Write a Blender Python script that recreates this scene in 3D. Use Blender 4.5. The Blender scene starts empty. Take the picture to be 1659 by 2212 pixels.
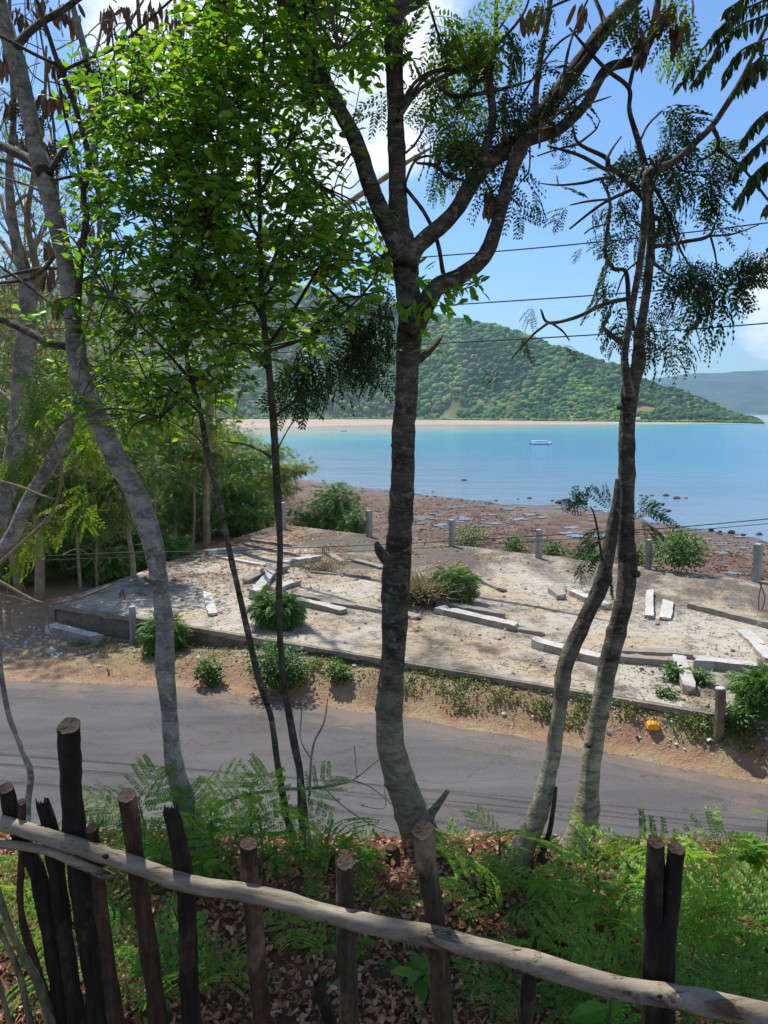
import bpy, math, random
import numpy as np
from mathutils import Vector, Matrix, noise as mnoise
random.seed(7); rng = np.random.default_rng(11)
R = math.radians
scene = bpy.context.scene
COL = scene.collection

# ---------------------------------------------------------------- camera, sky, sun, exposure
F = 1595.0; CX, CY = 829.5, 1106.0; PITCH = math.atan(216 / 1595); CZ = 10.0
cd = bpy.data.cameras.new('camera'); cam = bpy.data.objects.new('camera', cd); COL.objects.link(cam)
cam.location = (0, 0, CZ); cam.rotation_euler = (R(90) - PITCH, 0, 0)
cd.sensor_fit = 'VERTICAL'; cd.sensor_height = 36.0; cd.lens = F / 2212.0 * 36.0
cd.clip_start = 0.05; cd.clip_end = 20000
scene.camera = cam

SUN_EL, SUN_AZ = 56.0, -28.0          # azimuth from +Y towards +X
world = bpy.data.worlds.new('World'); scene.world = world; world.use_nodes = True
nt = world.node_tree; nt.nodes.clear()
def wn(t, **k):
    n = nt.nodes.new(t)
    for a, b in k.items(): setattr(n, a, b)
    return n
sky = wn('ShaderNodeTexSky', sky_type='NISHITA'); sky.sun_disc = False
sky.sun_elevation = R(SUN_EL); sky.sun_rotation = R(SUN_AZ); sky.dust_density = 0.2; sky.ozone_density = 2.2; sky.air_density = 1.2
tc = wn('ShaderNodeTexCoord'); sep = wn('ShaderNodeSeparateXYZ'); nt.links.new(tc.outputs['Generated'], sep.inputs[0])
zz = wn('ShaderNodeMath', operation='ADD'); nt.links.new(sep.outputs[2], zz.inputs[0]); zz.inputs[1].default_value = 0.25
dx = wn('ShaderNodeMath', operation='DIVIDE'); nt.links.new(sep.outputs[0], dx.inputs[0]); nt.links.new(zz.outputs[0], dx.inputs[1])
dy = wn('ShaderNodeMath', operation='DIVIDE'); nt.links.new(sep.outputs[1], dy.inputs[0]); nt.links.new(zz.outputs[0], dy.inputs[1])
cmb = wn('ShaderNodeCombineXYZ'); nt.links.new(dx.outputs[0], cmb.inputs[0]); nt.links.new(dy.outputs[0], cmb.inputs[1])
ns = wn('ShaderNodeTexNoise'); nt.links.new(cmb.outputs[0], ns.inputs['Vector']); ns.inputs['Scale'].default_value = 2.3; ns.inputs['Detail'].default_value = 9; ns.inputs['Roughness'].default_value = 0.55
def blob(direction, inner, outer):
    v = Vector(direction).normalized()
    d = wn('ShaderNodeVectorMath', operation='DOT_PRODUCT'); nt.links.new(tc.outputs['Generated'], d.inputs[0]); d.inputs[1].default_value = v
    m = wn('ShaderNodeMapRange'); m.clamp = True; nt.links.new(d.outputs['Value'], m.inputs[0])
    m.inputs[1].default_value = math.cos(R(outer)); m.inputs[2].default_value = math.cos(R(inner)); m.inputs[3].default_value = 0; m.inputs[4].default_value = 1
    return m.outputs[0]
def wadd(a, b, op='ADD'):
    n = wn('ShaderNodeMath', operation=op)
    for i, s in enumerate((a, b)):
        if isinstance(s, (int, float)): n.inputs[i].default_value = s
        else: nt.links.new(s, n.inputs[i])
    return n.outputs[0]
b1 = blob((-0.13, 0.93, 0.40), 4, 15)      # big cumulus ahead, high
b2 = blob((0.52, 0.93, 0.125), 1.5, 5.5)  # small bank low on the right
b3 = blob((-0.34, 0.80, 0.70), 3, 12)
b4 = blob((-0.9, 0.3, 0.4), 5, 24)
b5 = blob((0.4, -0.8, 0.45), 8, 30)
b6 = blob((0.95, -0.1, 0.35), 5, 20)
s_ = wadd(wadd(wadd(b1, b2), wadd(b3, b4)), wadd(b5, b6))
cl = wadd(wadd(s_, 0.62, 'MULTIPLY'), ns.outputs['Fac'])
mr = wn('ShaderNodeMapRange', interpolation_type='SMOOTHSTEP'); nt.links.new(cl, mr.inputs[0]); mr.inputs[1].default_value = 0.68; mr.inputs[2].default_value = 0.93
mr.inputs[3].default_value = 0; mr.inputs[4].default_value = 0.93
ccol = wn('ShaderNodeMix', data_type='RGBA'); ns2 = wn('ShaderNodeTexNoise'); nt.links.new(cmb.outputs[0], ns2.inputs['Vector']); ns2.inputs['Scale'].default_value = 5.5; ns2.inputs['Detail'].default_value = 7; ns2.inputs['Roughness'].default_value = 0.6
mr2 = wn('ShaderNodeMapRange'); nt.links.new(ns2.outputs['Fac'], mr2.inputs[0]); mr2.inputs[1].default_value = .35; mr2.inputs[2].default_value = .62; nt.links.new(mr2.outputs[0], ccol.inputs[0])
ccol.inputs[6].default_value = (5.8, 6.5, 7.6, 1); ccol.inputs[7].default_value = (9.6, 9.7, 10, 1)
tint = wn('ShaderNodeMix', data_type='RGBA', blend_type='MULTIPLY'); tint.inputs[0].default_value = 1
nt.links.new(sky.outputs[0], tint.inputs[6]); tint.inputs[7].default_value = (0.60, 0.79, 1.06, 1)
mx = wn('ShaderNodeMix', data_type='RGBA'); nt.links.new(mr.outputs[0], mx.inputs[0]); nt.links.new(tint.outputs[2], mx.inputs[6]); nt.links.new(ccol.outputs[2], mx.inputs[7])
bg = wn('ShaderNodeBackground'); nt.links.new(mx.outputs[2], bg.inputs[0]); bg.inputs[1].default_value = 0.080
wo = wn('ShaderNodeOutputWorld'); nt.links.new(bg.outputs[0], wo.inputs[0])

sl = bpy.data.lights.new('sun', 'SUN'); sl.energy = 3.7; sl.angle = R(0.53); sl.color = (1.0, 0.95, 0.87)
so = bpy.data.objects.new('sun', sl); COL.objects.link(so)
sd = Vector((math.sin(R(SUN_AZ)) * math.cos(R(SUN_EL)), math.cos(R(SUN_AZ)) * math.cos(R(SUN_EL)), math.sin(R(SUN_EL))))
so.rotation_euler = sd.to_track_quat('Z', 'Y').to_euler()
vs = scene.view_settings; vs.view_transform = 'Standard'; vs.look = 'None'; vs.gamma = 1; vs.use_curve_mapping = False; vs.exposure = 0.82
scene.cycles.max_bounces = 6; scene.cycles.transparent_max_bounces = 8; scene.cycles.volume_bounces = 0
scene.cycles.caustics_reflective = False; scene.cycles.caustics_refractive = False; scene.cycles.use_denoising = True
scene.cycles.sample_clamp_indirect = 6

# ---------------------------------------------------------------- geometry helpers
def ray(px, py):
    x = (px - CX) / F; v = (CY - py) / F
    return (x, math.cos(PITCH) + v * math.sin(PITCH), -math.sin(PITCH) + v * math.cos(PITCH))
def G(px, py, z):                       # surveyed point on a level
    r = ray(px, py); t = (z - CZ) / r[2]
    return Vector((r[0] * t, r[1] * t, z))
def A(px, py, Y):                       # surveyed point at a distance
    r = ray(px, py); t = Y / r[1]
    return Vector((r[0] * t, Y, CZ + r[2] * t))
def rad(w, Y, py): return w / 2 / F * (Y / ray(0, py)[1])
def N(v, s=1.0, o=0.0): return mnoise.noise(Vector((v[0] * s + o, v[1] * s + o * 1.7, v[2] * s - o)))
def sm(a, b, x):
    t = min(1, max(0, (x - a) / (b - a))); return t * t * (3 - 2 * t)
def lerp(a, b, t): return a + (b - a) * t
def pl(pts, x):                         # piecewise linear
    if x <= pts[0][0]: return pts[0][1]
    for (x0, y0), (x1, y1) in zip(pts, pts[1:]):
        if x <= x1: return y0 + (y1 - y0) * (x - x0) / (x1 - x0)
    return pts[-1][1]

class MB:
    """collects verts and faces, with one tint value per face"""
    def __init__(s): s.v = []; s.n = 0; s.lv = []; s.lt = []; s.t = []
    def add(s, verts, faces, tint=0.5):
        verts = np.asarray(verts, dtype=np.float32).reshape(-1, 3)
        for f in faces:
            s.lv.append(np.asarray(f, dtype=np.int32) + s.n); s.lt.append(np.array([len(f)], dtype=np.int32))
        s.t.append(np.full(len(faces), tint, dtype=np.float32)); s.v.append(verts); s.n += len(verts)
    def inst(s, tmpl, M, L, tint):      # tmpl=(V,lv,lt); M k,3,3; L k,3; tint k
        V, lv, lt = tmpl; k = len(L); nv = len(V)
        if k == 0: return
        P = np.einsum('kij,vj->kvi', M, V) + L[:, None, :]
        s.v.append(P.reshape(-1, 3).astype(np.float32))
        s.lv.append((lv[None, :] + (np.arange(k) * nv)[:, None] + s.n).reshape(-1).astype(np.int32))
        s.lt.append(np.tile(lt, k).astype(np.int32)); s.t.append(np.repeat(np.asarray(tint), len(lt)).astype(np.float32)); s.n += k * nv
    def mesh(s, name, mat=None, smooth=False, off=None):
        V = np.concatenate(s.v); lv = np.concatenate(s.lv); lt = np.concatenate(s.lt); t = np.concatenate(s.t)
        if off is not None: V = V - np.array(off, dtype=np.float32)
        me = bpy.data.meshes.new(name)
        me.vertices.add(len(V)); me.vertices.foreach_set('co', V.reshape(-1).astype(np.float32))
        me.loops.add(len(lv)); me.loops.foreach_set('vertex_index', lv)
        me.polygons.add(len(lt)); ls = np.concatenate([[0], np.cumsum(lt)[:-1]]).astype(np.int32)
        me.polygons.foreach_set('loop_start', ls); me.polygons.foreach_set('loop_total', lt)
        me.polygons.foreach_set('use_smooth', np.full(len(lt), bool(smooth)))
        me.update(calc_edges=True)
        a = me.attributes.new('tint', 'FLOAT', 'FACE'); a.data.foreach_set('value', t)
        if mat: me.materials.append(mat)
        return me
def tmpl(verts, faces):
    lv = np.concatenate([np.asarray(f) for f in faces]).astype(np.int32); lt = np.array([len(f) for f in faces], dtype=np.int32)
    return (np.asarray(verts, dtype=np.float32), lv, lt)

def put(name, me, parent=None, loc=(0, 0, 0), rot=None):
    o = bpy.data.objects.new(name, me); COL.objects.link(o)
    if parent is not None: o.parent = parent
    o.location = loc
    if rot is not None: o.rotation_euler = rot
    return o
def empty(name, loc, label, cat, group=None):
    o = bpy.data.objects.new(name, None); COL.objects.link(o); o.location = loc; o.empty_display_size = 0.1
    return tag(o, label, cat, group)
def tag(o, label=None, cat=None, group=None, kind=None):
    if label: o['label'] = label
    if cat: o['category'] = cat
    if group: o['group'] = group
    if kind: o['kind'] = kind
    return o
def part(name, mb, mat, parent, smooth=False, kind=None, label=None):
    o = put(name, mb.mesh(name, mat, smooth, parent.location if parent else None), parent)
    return tag(o, label=label, kind=kind)

def catmull(P, n):
    out = []; P = [P[0] * 2 - P[1]] + list(P) + [P[-1] * 2 - P[-2]]
    for i in range(1, len(P) - 2):
        p0, p1, p2, p3 = P[i - 1:i + 3]
        for k in range(n):
            t = k / n
            out.append(0.5 * ((2 * p1) + (p2 - p0) * t + (2 * p0 - 5 * p1 + 4 * p2 - p3) * t * t + (3 * p1 - p0 - 3 * p2 + p3) * t ** 3))
    out.append(P[-2]); return out
def tube(mb, pts, rads, sides=8, sub=3, rough=0.0, cap=True, tint=0.5, rings=0.0, freq=14.0, seed=0.0):
    q = [Vector((p[0], p[1], p[2])) for p in pts]
    path = catmull(q, sub) if len(q) > 2 else [q[0].lerp(q[1], k / sub) for k in range(sub + 1)]
    rr = np.interp(np.linspace(0, len(pts) - 1, len(path)), range(len(pts)), rads)
    V = []; ref = Vector((0.13, 1, 0.21)).normalized(); arc = 0
    t0 = (path[1] - path[0]).normalized(); u = ref.cross(t0)
    if u.length < 1e-3: u = Vector((1, 0, 0)).cross(t0)
    u.normalize()
    for i, p in enumerate(path):
        t = (path[min(i + 1, len(path) - 1)] - path[max(i - 1, 0)]).normalized()
        if i: arc += (p - path[i - 1]).length
        u = (u - t * u.dot(t)).normalized(); w = t.cross(u)
        ring = 1 + rings * max(0, N((0, 0, arc), freq, seed)) * 1.6
        for k in range(sides):
            a = 2 * math.pi * k / sides; d = u * math.cos(a) + w * math.sin(a); r = rr[i] * ring
            if rough: 
                r *= 1 + rough * (N((d.x * 1.2 + p.x * 5, d.y * 1.2 + p.y * 5, p.z * 5), 1.6, seed) + 0.5 * N((p + d * rr[i]), 24, seed))
            V.append(p + d * r)
    n = len(path); Fc = []
    for i in range(n - 1):
        for k in range(sides):
            a, b = i * sides + k, i * sides + (k + 1) % sides
            Fc.append((a, b, b + sides, a + sides))
    if cap:
        Fc.append(tuple(range(sides))[::-1]); Fc.append(tuple((n - 1) * sides + k for k in range(sides)))
    mb.add(V, Fc, tint)
    return path
def box(mb, c, s, rz=0.0, tint=0.5, M=None):
    V = []
    for x in (-.5, .5):
        for y in (-.5, .5):
            for z in (-.5, .5): V.append(Vector((x * s[0], y * s[1], z * s[2])))
    m = M if M else Matrix.Rotation(rz, 3, 'Z')
    V = [m @ v + Vector(c) for v in V]
    mb.add(V, [(0, 1, 3, 2), (4, 6, 7, 5), (0, 4, 5, 1), (2, 3, 7, 6), (0, 2, 6, 4), (1, 5, 7, 3)], tint)
def ico(sub=1):
    t = (1 + 5 ** .5) / 2
    V = [Vector(v).normalized() for v in [(-1, t, 0), (1, t, 0), (-1, -t, 0), (1, -t, 0), (0, -1, t), (0, 1, t), (0, -1, -t), (0, 1, -t), (t, 0, -1), (t, 0, 1), (-t, 0, -1), (-t, 0, 1)]]
    Fc = [(0, 11, 5), (0, 5, 1), (0, 1, 7), (0, 7, 10), (0, 10, 11), (1, 5, 9), (5, 11, 4), (11, 10, 2), (10, 7, 6), (7, 1, 8), (3, 9, 4), (3, 4, 2), (3, 2, 6), (3, 6, 8), (3, 8, 9), (4, 9, 5), (2, 4, 11), (6, 2, 10), (8, 6, 7), (9, 8, 1)]
    for _ in range(sub):
        c = {}; nf = []
        def mid(a, b):
            k = (min(a, b), max(a, b))
            if k not in c: V.append(((V[a] + V[b]) / 2).normalized()); c[k] = len(V) - 1
            return c[k]
        for a, b, d in Fc:
            x, y, z = mid(a, b), mid(b, d), mid(d, a); nf += [(a, x, z), (b, y, x), (d, z, y), (x, y, z)]
        Fc = nf
    return V, Fc
def frames(dirs, roll):                 # rotation matrices with X along dirs
    d = dirs / np.linalg.norm(dirs, axis=1, keepdims=True)
    up = np.tile([0, 0, 1.0], (len(d), 1)); y = np.cross(up, d); ln = np.linalg.norm(y, axis=1, keepdims=True); y = np.where(ln < 1e-4, [0, 1.0, 0], y / np.maximum(ln, 1e-4))
    z = np.cross(d, y); c = np.cos(roll)[:, None]; s = np.sin(roll)[:, None]
    return np.stack([d, y * c + z * s, -y * s + z * c], axis=2)
def unit(n):
    v = rng.normal(size=(n, 3)); return v / np.linalg.norm(v, axis=1, keepdims=True)

# ---------------------------------------------------------------- materials
class Mat:
    def __init__(s, name):
        s.m = bpy.data.materials.new(name); s.m.use_nodes = True; s.t = s.m.node_tree; s.b = s.t.nodes['Principled BSDF']; s.o = s.t.nodes['Material Output']
        s.tc = s.n('ShaderNodeTexCoord'); s.b.inputs['Specular IOR Level'].default_value = 0.3
    def n(s, t, **k):
        x = s.t.nodes.new(t)
        for a, b in k.items(): setattr(x, a, b)
        return x
    def l(s, a, b): s.t.links.new(a, b)
    def coord(s, sc=(1, 1, 1), kind='Object', pos=False, rot=None):
        mp = s.n('ShaderNodeMapping'); mp.inputs['Scale'].default_value = sc
        if rot: mp.inputs['Rotation'].default_value = rot
        if pos: g = s.n('ShaderNodeNewGeometry'); s.l(g.outputs['Position'], mp.inputs[0])
        else: s.l(s.tc.outputs[kind], mp.inputs[0])
        return mp.outputs[0]
    def noise(s, sc, scale, det=5, rough=.55, pos=False, dist=0.0, rot=None):
        x = s.n('ShaderNodeTexNoise'); s.l(s.coord(sc, pos=pos, rot=rot), x.inputs['Vector']); x.inputs['Scale'].default_value = scale; x.inputs['Detail'].default_value = det; x.inputs['Roughness'].default_value = rough; x.inputs['Distortion'].default_value = dist
        return x.outputs['Fac']
    def ramp(s, f, stops, interp='LINEAR'):
        r = s.n('ShaderNodeValToRGB'); e = r.color_ramp; e.interpolation = interp
        while len(e.elements) < len(stops): e.elements.new(0.5)
        for x, (p, c) in zip(e.elements, stops):
            x.position = p; x.color = (*c, 1) if not isinstance(c, (int, float)) else (c, c, c, 1)
        s.l(f, r.inputs[0]); return r.outputs[0]
    def mix(s, f, a, b, bt='MIX'):
        m = s.n('ShaderNodeMix', data_type='RGBA', blend_type=bt)
        for sock, v in ((m.inputs[0], f), (m.inputs[6], a), (m.inputs[7], b)):
            if isinstance(v, (int, float)): sock.default_value = v
            elif isinstance(v, tuple): sock.default_value = (*v, 1)
            else: s.l(v, sock)
        return m.outputs[2]
    def math(s, op, a, b=0.5):
        m = s.n('ShaderNodeMath', operation=op)
        for i, v in enumerate((a, b)):
            if isinstance(v, (int, float)): m.inputs[i].default_value = v
            else: s.l(v, m.inputs[i])
        return m.outputs[0]
    def bump(s, h, st, dist=0.01):
        b = s.n('ShaderNodeBump'); b.inputs['Strength'].default_value = st; b.inputs['Distance'].default_value = dist; s.l(h, b.inputs['Height']); s.l(b.outputs[0], s.b.inputs['Normal']); return b
    def attr(s): a = s.n('ShaderNodeAttribute'); a.attribute_name = 'tint'; return a.outputs['Fac']
    def rnd(s): return s.n('ShaderNodeObjectInfo').outputs['Random']
    def col(s, c, rough=None):
        if isinstance(c, tuple): s.b.inputs['Base Color'].default_value = (*c, 1)
        else: s.l(c, s.b.inputs['Base Color'])
        if rough is not None:
            if isinstance(rough, (int, float)): s.b.inputs['Roughness'].default_value = rough
            else: s.l(rough, s.b.inputs['Roughness'])
        return s
def leafmat(name, stops, trans=0.45, rough=0.45, var=0.0, spec=0.4):
    m = Mat(name); f = m.math('FRACT', m.math('ADD', m.attr(), m.math('MULTIPLY', m.rnd(), 0.6)))
    c = m.ramp(f, stops)
    c = m.mix(0.35, c, m.mix(m.noise((1, 1, 1), 1.3, 3, pos=True), (0.45, 0.5, 0.4), (1.5, 1.5, 1.35)), 'MULTIPLY')
    m.col(c, rough); m.b.inputs['Specular IOR Level'].default_value = spec
    tr = m.n('ShaderNodeBsdfTranslucent'); m.l(m.mix(1.0, c, (1.6, 1.55, 0.6), 'MULTIPLY'), tr.inputs[0])
    ms = m.n('ShaderNodeMixShader'); ms.inputs[0].default_value = trans; m.l(m.b.outputs[0], ms.inputs[1]); m.l(tr.outputs[0], ms.inputs[2]); m.l(ms.outputs[0], m.o.inputs[0])
    return m.m
def bark(name, dark, light, patch, sc=1.0, band=0.5, base=None, amt=.9):
    m = Mat(name); wm = (1.05, 1.0, .88); dark, light, patch = [tuple(a * b for a, b in zip(q, wm)) for q in (dark, light, patch)]
    bands = m.noise((1.8, 1.8, 7.5), 2.2 * sc, 9, .72, dist=2.2); pt = m.noise((1, 1, 1.6), 5.5 * sc, 8, .62); fine = m.noise((1, 1, 1.4), 55, 6, .7)
    c = m.mix(m.ramp(pt, [(0.40, 0.0), (0.62, 1.0)]), dark, light)
    c = m.mix(m.math('MULTIPLY', m.ramp(bands, [(0.50, 0.0), (0.60, 1.0)]), band), c, patch)
    c = m.mix(0.6, c, m.ramp(fine, [(0.3, 0.45), (0.7, 1.3)]), 'MULTIPLY')
    c = m.mix(m.math('MULTIPLY', m.ramp(m.noise((1, 1, 1), 22, 6), [(0.56, 0.0), (0.64, 1.0)]), 0.5), c, patch)
    if base:       # older, lichen-pale bark low on the stem, with a ragged upper limit
        g = m.n('ShaderNodeNewGeometry'); sp = m.n('ShaderNodeSeparateXYZ'); m.l(g.outputs['Position'], sp.inputs[0]); zz_ = m.math('ADD', sp.outputs[2], m.math('MULTIPLY', pt, -.9))
        f = m.n('ShaderNodeMapRange'); m.l(zz_, f.inputs[0]); f.inputs[1].default_value = base - .1; f.inputs[2].default_value = base - .65; f.inputs[4].default_value = amt
        pale = m.mix(m.ramp(m.noise((1, 1, 2.6), 11, 9, .72, dist=.6), [(0.36, 0.0), (0.62, 1.0)]), (0.15, 0.135, 0.08), (0.46, 0.42, 0.29)); c = m.mix(f.outputs[0], c, pale)
    m.col(c, 0.9); h = m.math('ADD', m.math('MULTIPLY', bands, 0.7), m.math('MULTIPLY', fine, 0.7)); m.bump(h, 0.9, 0.02)
    return m.m
GREEN = [(0.0, (0.06, 0.17, 0.022)), (0.35, (0.085, 0.23, 0.028)), (0.6, (0.12, 0.28, 0.032)), (0.82, (0.20, 0.36, 0.04)), (0.95, (0.30, 0.38, 0.05)), (1.0, (0.07, 0.18, 0.025))]
M = {}
M['leaf'] = leafmat('broad_leaf', GREEN, 0.55, 0.45, spec=0.4)
M['frond_dark'] = leafmat('dark_leaflet', [(0.0, (0.013, 0.03, 0.009)), (0.5, (0.02, 0.048, 0.011)), (0.93, (0.04, 0.08, 0.015)), (0.97, (0.30, 0.16, 0.04)), (1.0, (0.3, 0.15, 0.05))], 0.2, 0.55, spec=0.25)  # same leaflet as frond_light, darkened to look like a backlit silhouette
M['frond_light'] = leafmat('sunny_leaflet', [(0.0, (0.07, 0.14, 0.02)), (0.5, (0.11, 0.19, 0.025)), (0.9, (0.18, 0.25, 0.03)), (1.0, (0.36, 0.22, 0.04))], 0.5, 0.5)  # same leaflet again, sunlit look put into its paler yellow-green
M['fern'] = leafmat('understorey_leaflet', [(0.0, (0.055, 0.15, 0.02)), (0.45, (0.115, 0.26, 0.03)), (0.8, (0.23, 0.39, 0.045)), (1.0, (0.38, 0.50, 0.07))], 0.45, 0.5)
M['wood_leaf'] = leafmat('woodland_leaflet', [(0.0, (0.045, 0.11, 0.02)), (0.40, (0.085, 0.18, 0.028)), (0.7, (0.14, 0.25, 0.035)), (0.88, (0.28, 0.32, 0.05)), (0.96, (0.36, 0.24, 0.10)), (1.0, (0.30, 0.17, 0.09))], 0.4, 0.5)
M['bush'] = leafmat('bush_leaf', [(0.0, (0.03, 0.085, 0.015)), (0.6, (0.06, 0.16, 0.025)), (1.0, (0.13, 0.24, 0.04))], 0.3, 0.5)
M['fern_bush'] = leafmat('ferny_bush_leaf', [(0.0, (0.03, 0.085, 0.015)), (0.45, (0.055, 0.15, 0.02)), (0.8, (0.10, 0.21, 0.03)), (1.0, (0.20, 0.28, 0.04))], 0.3, 0.55)
M['dry'] = leafmat('dry_leaf', [(0.0, (0.22, 0.10, 0.055)), (0.4, (0.40, 0.20, 0.115)), (0.8, (0.60, 0.36, 0.23)), (1.0, (0.12, 0.06, 0.04))], 0.12, 0.7, spec=0.2)
M['pod'] = leafmat('seed_pod', [(0.0, (0.05, 0.028, 0.024)), (0.6, (0.11, 0.065, 0.052)), (1.0, (0.20, 0.13, 0.10))], 0.12, 0.6)
M['straw'] = leafmat('straw', [(0.0, (0.19, 0.155, 0.115)), (1.0, (0.38, 0.32, 0.24))], 0.2, 0.8)
M['bark'] = bark('grey_bark', (0.030, 0.025, 0.021), (0.095, 0.08, 0.068), (0.27, 0.25, 0.22), 1.0, 0.32)
M['bark_base'] = bark('bark_with_pale_base', (0.030, 0.025, 0.021), (0.095, 0.08, 0.068), (0.25, 0.23, 0.20), 1.0, 0.3, 8.35)
M['bark_mid'] = bark('bark_with_banded_base', (0.030, 0.025, 0.021), (0.095, 0.08, 0.068), (0.25, 0.23, 0.20), 1.0, 0.34, 8.3, .6)
M['bark_pale'] = bark('pale_bark', (0.14, 0.135, 0.125), (0.36, 0.35, 0.34), (0.50, 0.49, 0.47), 1.3, 0.35)
M['bark_back'] = bark('woodland_bark', (0.20, 0.16, 0.11), (0.33, 0.27, 0.19), (0.42, 0.37, 0.28), 0.6, 0.4)
M['twig'] = bark('dark_twig', (0.035, 0.028, 0.022), (0.09, 0.075, 0.06), (0.16, 0.14, 0.12), 1.0, 0.2)

def postmat(name, dark, mid, light, sc=1.0):
    m = Mat(name); wm = (1.15, 1.0, .78); dark, mid, light = [tuple(a * b for a, b in zip(q, wm)) for q in (dark, mid, light)]; g = m.noise((9, 9, 0.7), 6 * sc, 8, .65); p = m.noise((1, 1, .6), 8, 6, .6); kn = m.noise((1, 1, 1), 38, 4)
    c = m.mix(m.ramp(g, [(0.35, 0.0), (0.65, 1.0)]), dark, mid)
    c = m.mix(m.ramp(p, [(0.55, 0.0), (0.68, 0.8)]), c, light)
    c = m.mix(0.5, c, m.ramp(kn, [(0.35, 0.4), (0.6, 1.2)]), 'MULTIPLY')
    m.col(c, 0.85); m.bump(m.math('ADD', g, m.math('MULTIPLY', kn, .4)), 1.0, 0.012); return m.m
M['post_black'] = postmat('charred_post', (0.008, 0.007, 0.006), (0.026, 0.021, 0.018), (0.09, 0.075, 0.058))
M['post_brown'] = postmat('brown_post', (0.022, 0.015, 0.011), (0.075, 0.048, 0.034), (0.19, 0.14, 0.10))
M['post_grey'] = postmat('grey_post', (0.025, 0.021, 0.017), (0.085, 0.073, 0.06), (0.24, 0.215, 0.175))
M['stake_green'] = postmat('mossy_stake', (0.06, 0.065, 0.045), (0.16, 0.17, 0.12), (0.28, 0.28, 0.22))
def railmat():
    m = Mat('weathered_rail'); g = m.noise((1, 9, 9), 3.0, 8, .6); p = m.noise((.8, 2.0, 2.0), 4.2, 10, .72, dist=1.2); d = m.noise((.8, 3.0, 3.0), 8, 10, .78, dist=.5)
    c = m.mix(m.ramp(g, [(0.3, 0.0), (0.7, 1.0)]), (0.13, 0.10, 0.07), (0.34, 0.285, 0.21))
    c = m.mix(m.ramp(p, [(0.52, 0.0), (0.62, 0.85)]), c, (0.15, 0.10, 0.065))
    c = m.mix(m.ramp(d, [(0.56, 0.0), (0.62, 1.0)]), c, (0.035, 0.025, 0.018))
    m.col(c, 0.75); m.bump(m.math('ADD', m.math('MULTIPLY', g, .4), m.math('MULTIPLY', m.ramp(p, [(0.60, 1.0), (0.67, 0.0)]), .9)), 0.8, 0.012); return m.m
M['rail'] = railmat()
def cutmat():
    m = Mat('sawn_end'); w = m.n('ShaderNodeTexWave', wave_type='RINGS', rings_direction='SPHERICAL'); m.l(m.coord((1, 1, 1)), w.inputs[0]); w.inputs['Scale'].default_value = 70; w.inputs['Distortion'].default_value = 3; w.inputs['Detail'].default_value = 3
    c = m.mix(w.outputs['Fac'], (0.04, 0.028, 0.02), (0.10, 0.068, 0.046)); c = m.mix(m.ramp(m.noise((1, 1, 1), 30, 5), [(0.5, 0.0), (0.66, 0.85)]), c, (0.04, 0.03, 0.02))
    m.col(c, 0.85); m.bump(w.outputs['Fac'], .4, .003); return m.m
M['cut'] = cutmat()
# ---------------------------------------------------------------- setting: terrain
ROAD_FAR = [(-60, 17.5), (-20, 14.4), (-7.22, 13.33), (-3.64, 12.97), (-1.44, 12.25), (0.38, 11.6), (2.86, 10.56), (5.19, 9.39), (10, 6.9), (25, -1.5)]
def road_far(x): return pl(ROAD_FAR, x)
def road_near(x): return road_far(x) - 5.2
def bank_edge(x): return min(3.95 - 0.02 * abs(x), road_near(x) - 1.5)
def plat_far(x): return 28.94 - (x + 4.2) * 0.704 if x > -4.2 else 28.94 + (-4.2 - x) * 0.75
WL = [(-400, 420), (-150, 330), (-60, 190), (-30, 130), (-13.2, 111), (2.9, 91.5), (13.6, 80), (20.2, 78), (25.5, 65), (30.4, 57.8), (45, 46), (70, 36), (200, 10)]
def waterline(x): return pl(WL, x)
def H(x, y):
    n = road_near(x); be = bank_edge(x)
    z = 5.0
    if y < n:
        top = 7.6 - 0.05 * (y - 2.6) + 0.05 * N((x, y, 0), 1.1)
        z = lerp(top, 5.0, sm(be + 0.05, n - 0.15, y) ** 0.8) if y > be else top
    elif y > road_far(x) + 0.1:
        z = 5.0 + 0.04 * N((x, y, 0), 0.9) * sm(0.1, 0.8, y - road_far(x)) + 0.02 * N((x, y, 3), 4) * sm(0.1, 0.8, y - road_far(x)) + (.40 * sm(-6.5, -1, x) + .12 * sm(-1, 4, x)) * sm(.1, .95, y - road_far(x))
    d = y - plat_far(x)
    if d > 0.2:
        zf = 0.02 * (waterline(x) - y + 2.5 * N((x, y, 0), 0.12)); zf = max(-3, min(1.35, zf))
        zf += 0.05 * N((x, y, 0), 0.5) + 0.035 * N((x, y, 5), 1.7)
        wide = 9 if x > -4.2 else 26
        z = lerp(z, zf, sm(0.2, wide, d))
    return z
def grid(xs, ys, f):
    V = []; Fc = []
    for y in ys:
        for x in xs: V.append((x, y, f(x, y)))
    nx = len(xs)
    for j in range(len(ys) - 1):
        for i in range(nx - 1):
            a = j * nx + i; Fc.append((a, a + 1, a + 1 + nx, a + nx))
    return V, Fc
def GH(px, py, z=5.0):                  # surveyed point on the ground itself
    r = ray(px, py); t = 2.0
    while t < 140 and CZ + r[2] * t > H(r[0] * t, r[1] * t): t += .04 + t * .002
    return Vector((r[0] * t, r[1] * t, H(r[0] * t, r[1] * t)))
xs = list(np.sinh(np.linspace(-5.1, 5.1, 240)) * 4.0)
ys = [-12 + 0.8 * k for k in range(15)] + [0 + 0.16 * k for k in range(60)] + [9.6 + 0.22 * k for k in range(70)] + [25 + 0.45 * k for k in range(100)] + list(70 * np.exp(np.linspace(0, 1.9, 80)))
V, Fc = grid(xs, ys, H); mb = MB(); mb.add(V, Fc)
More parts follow.
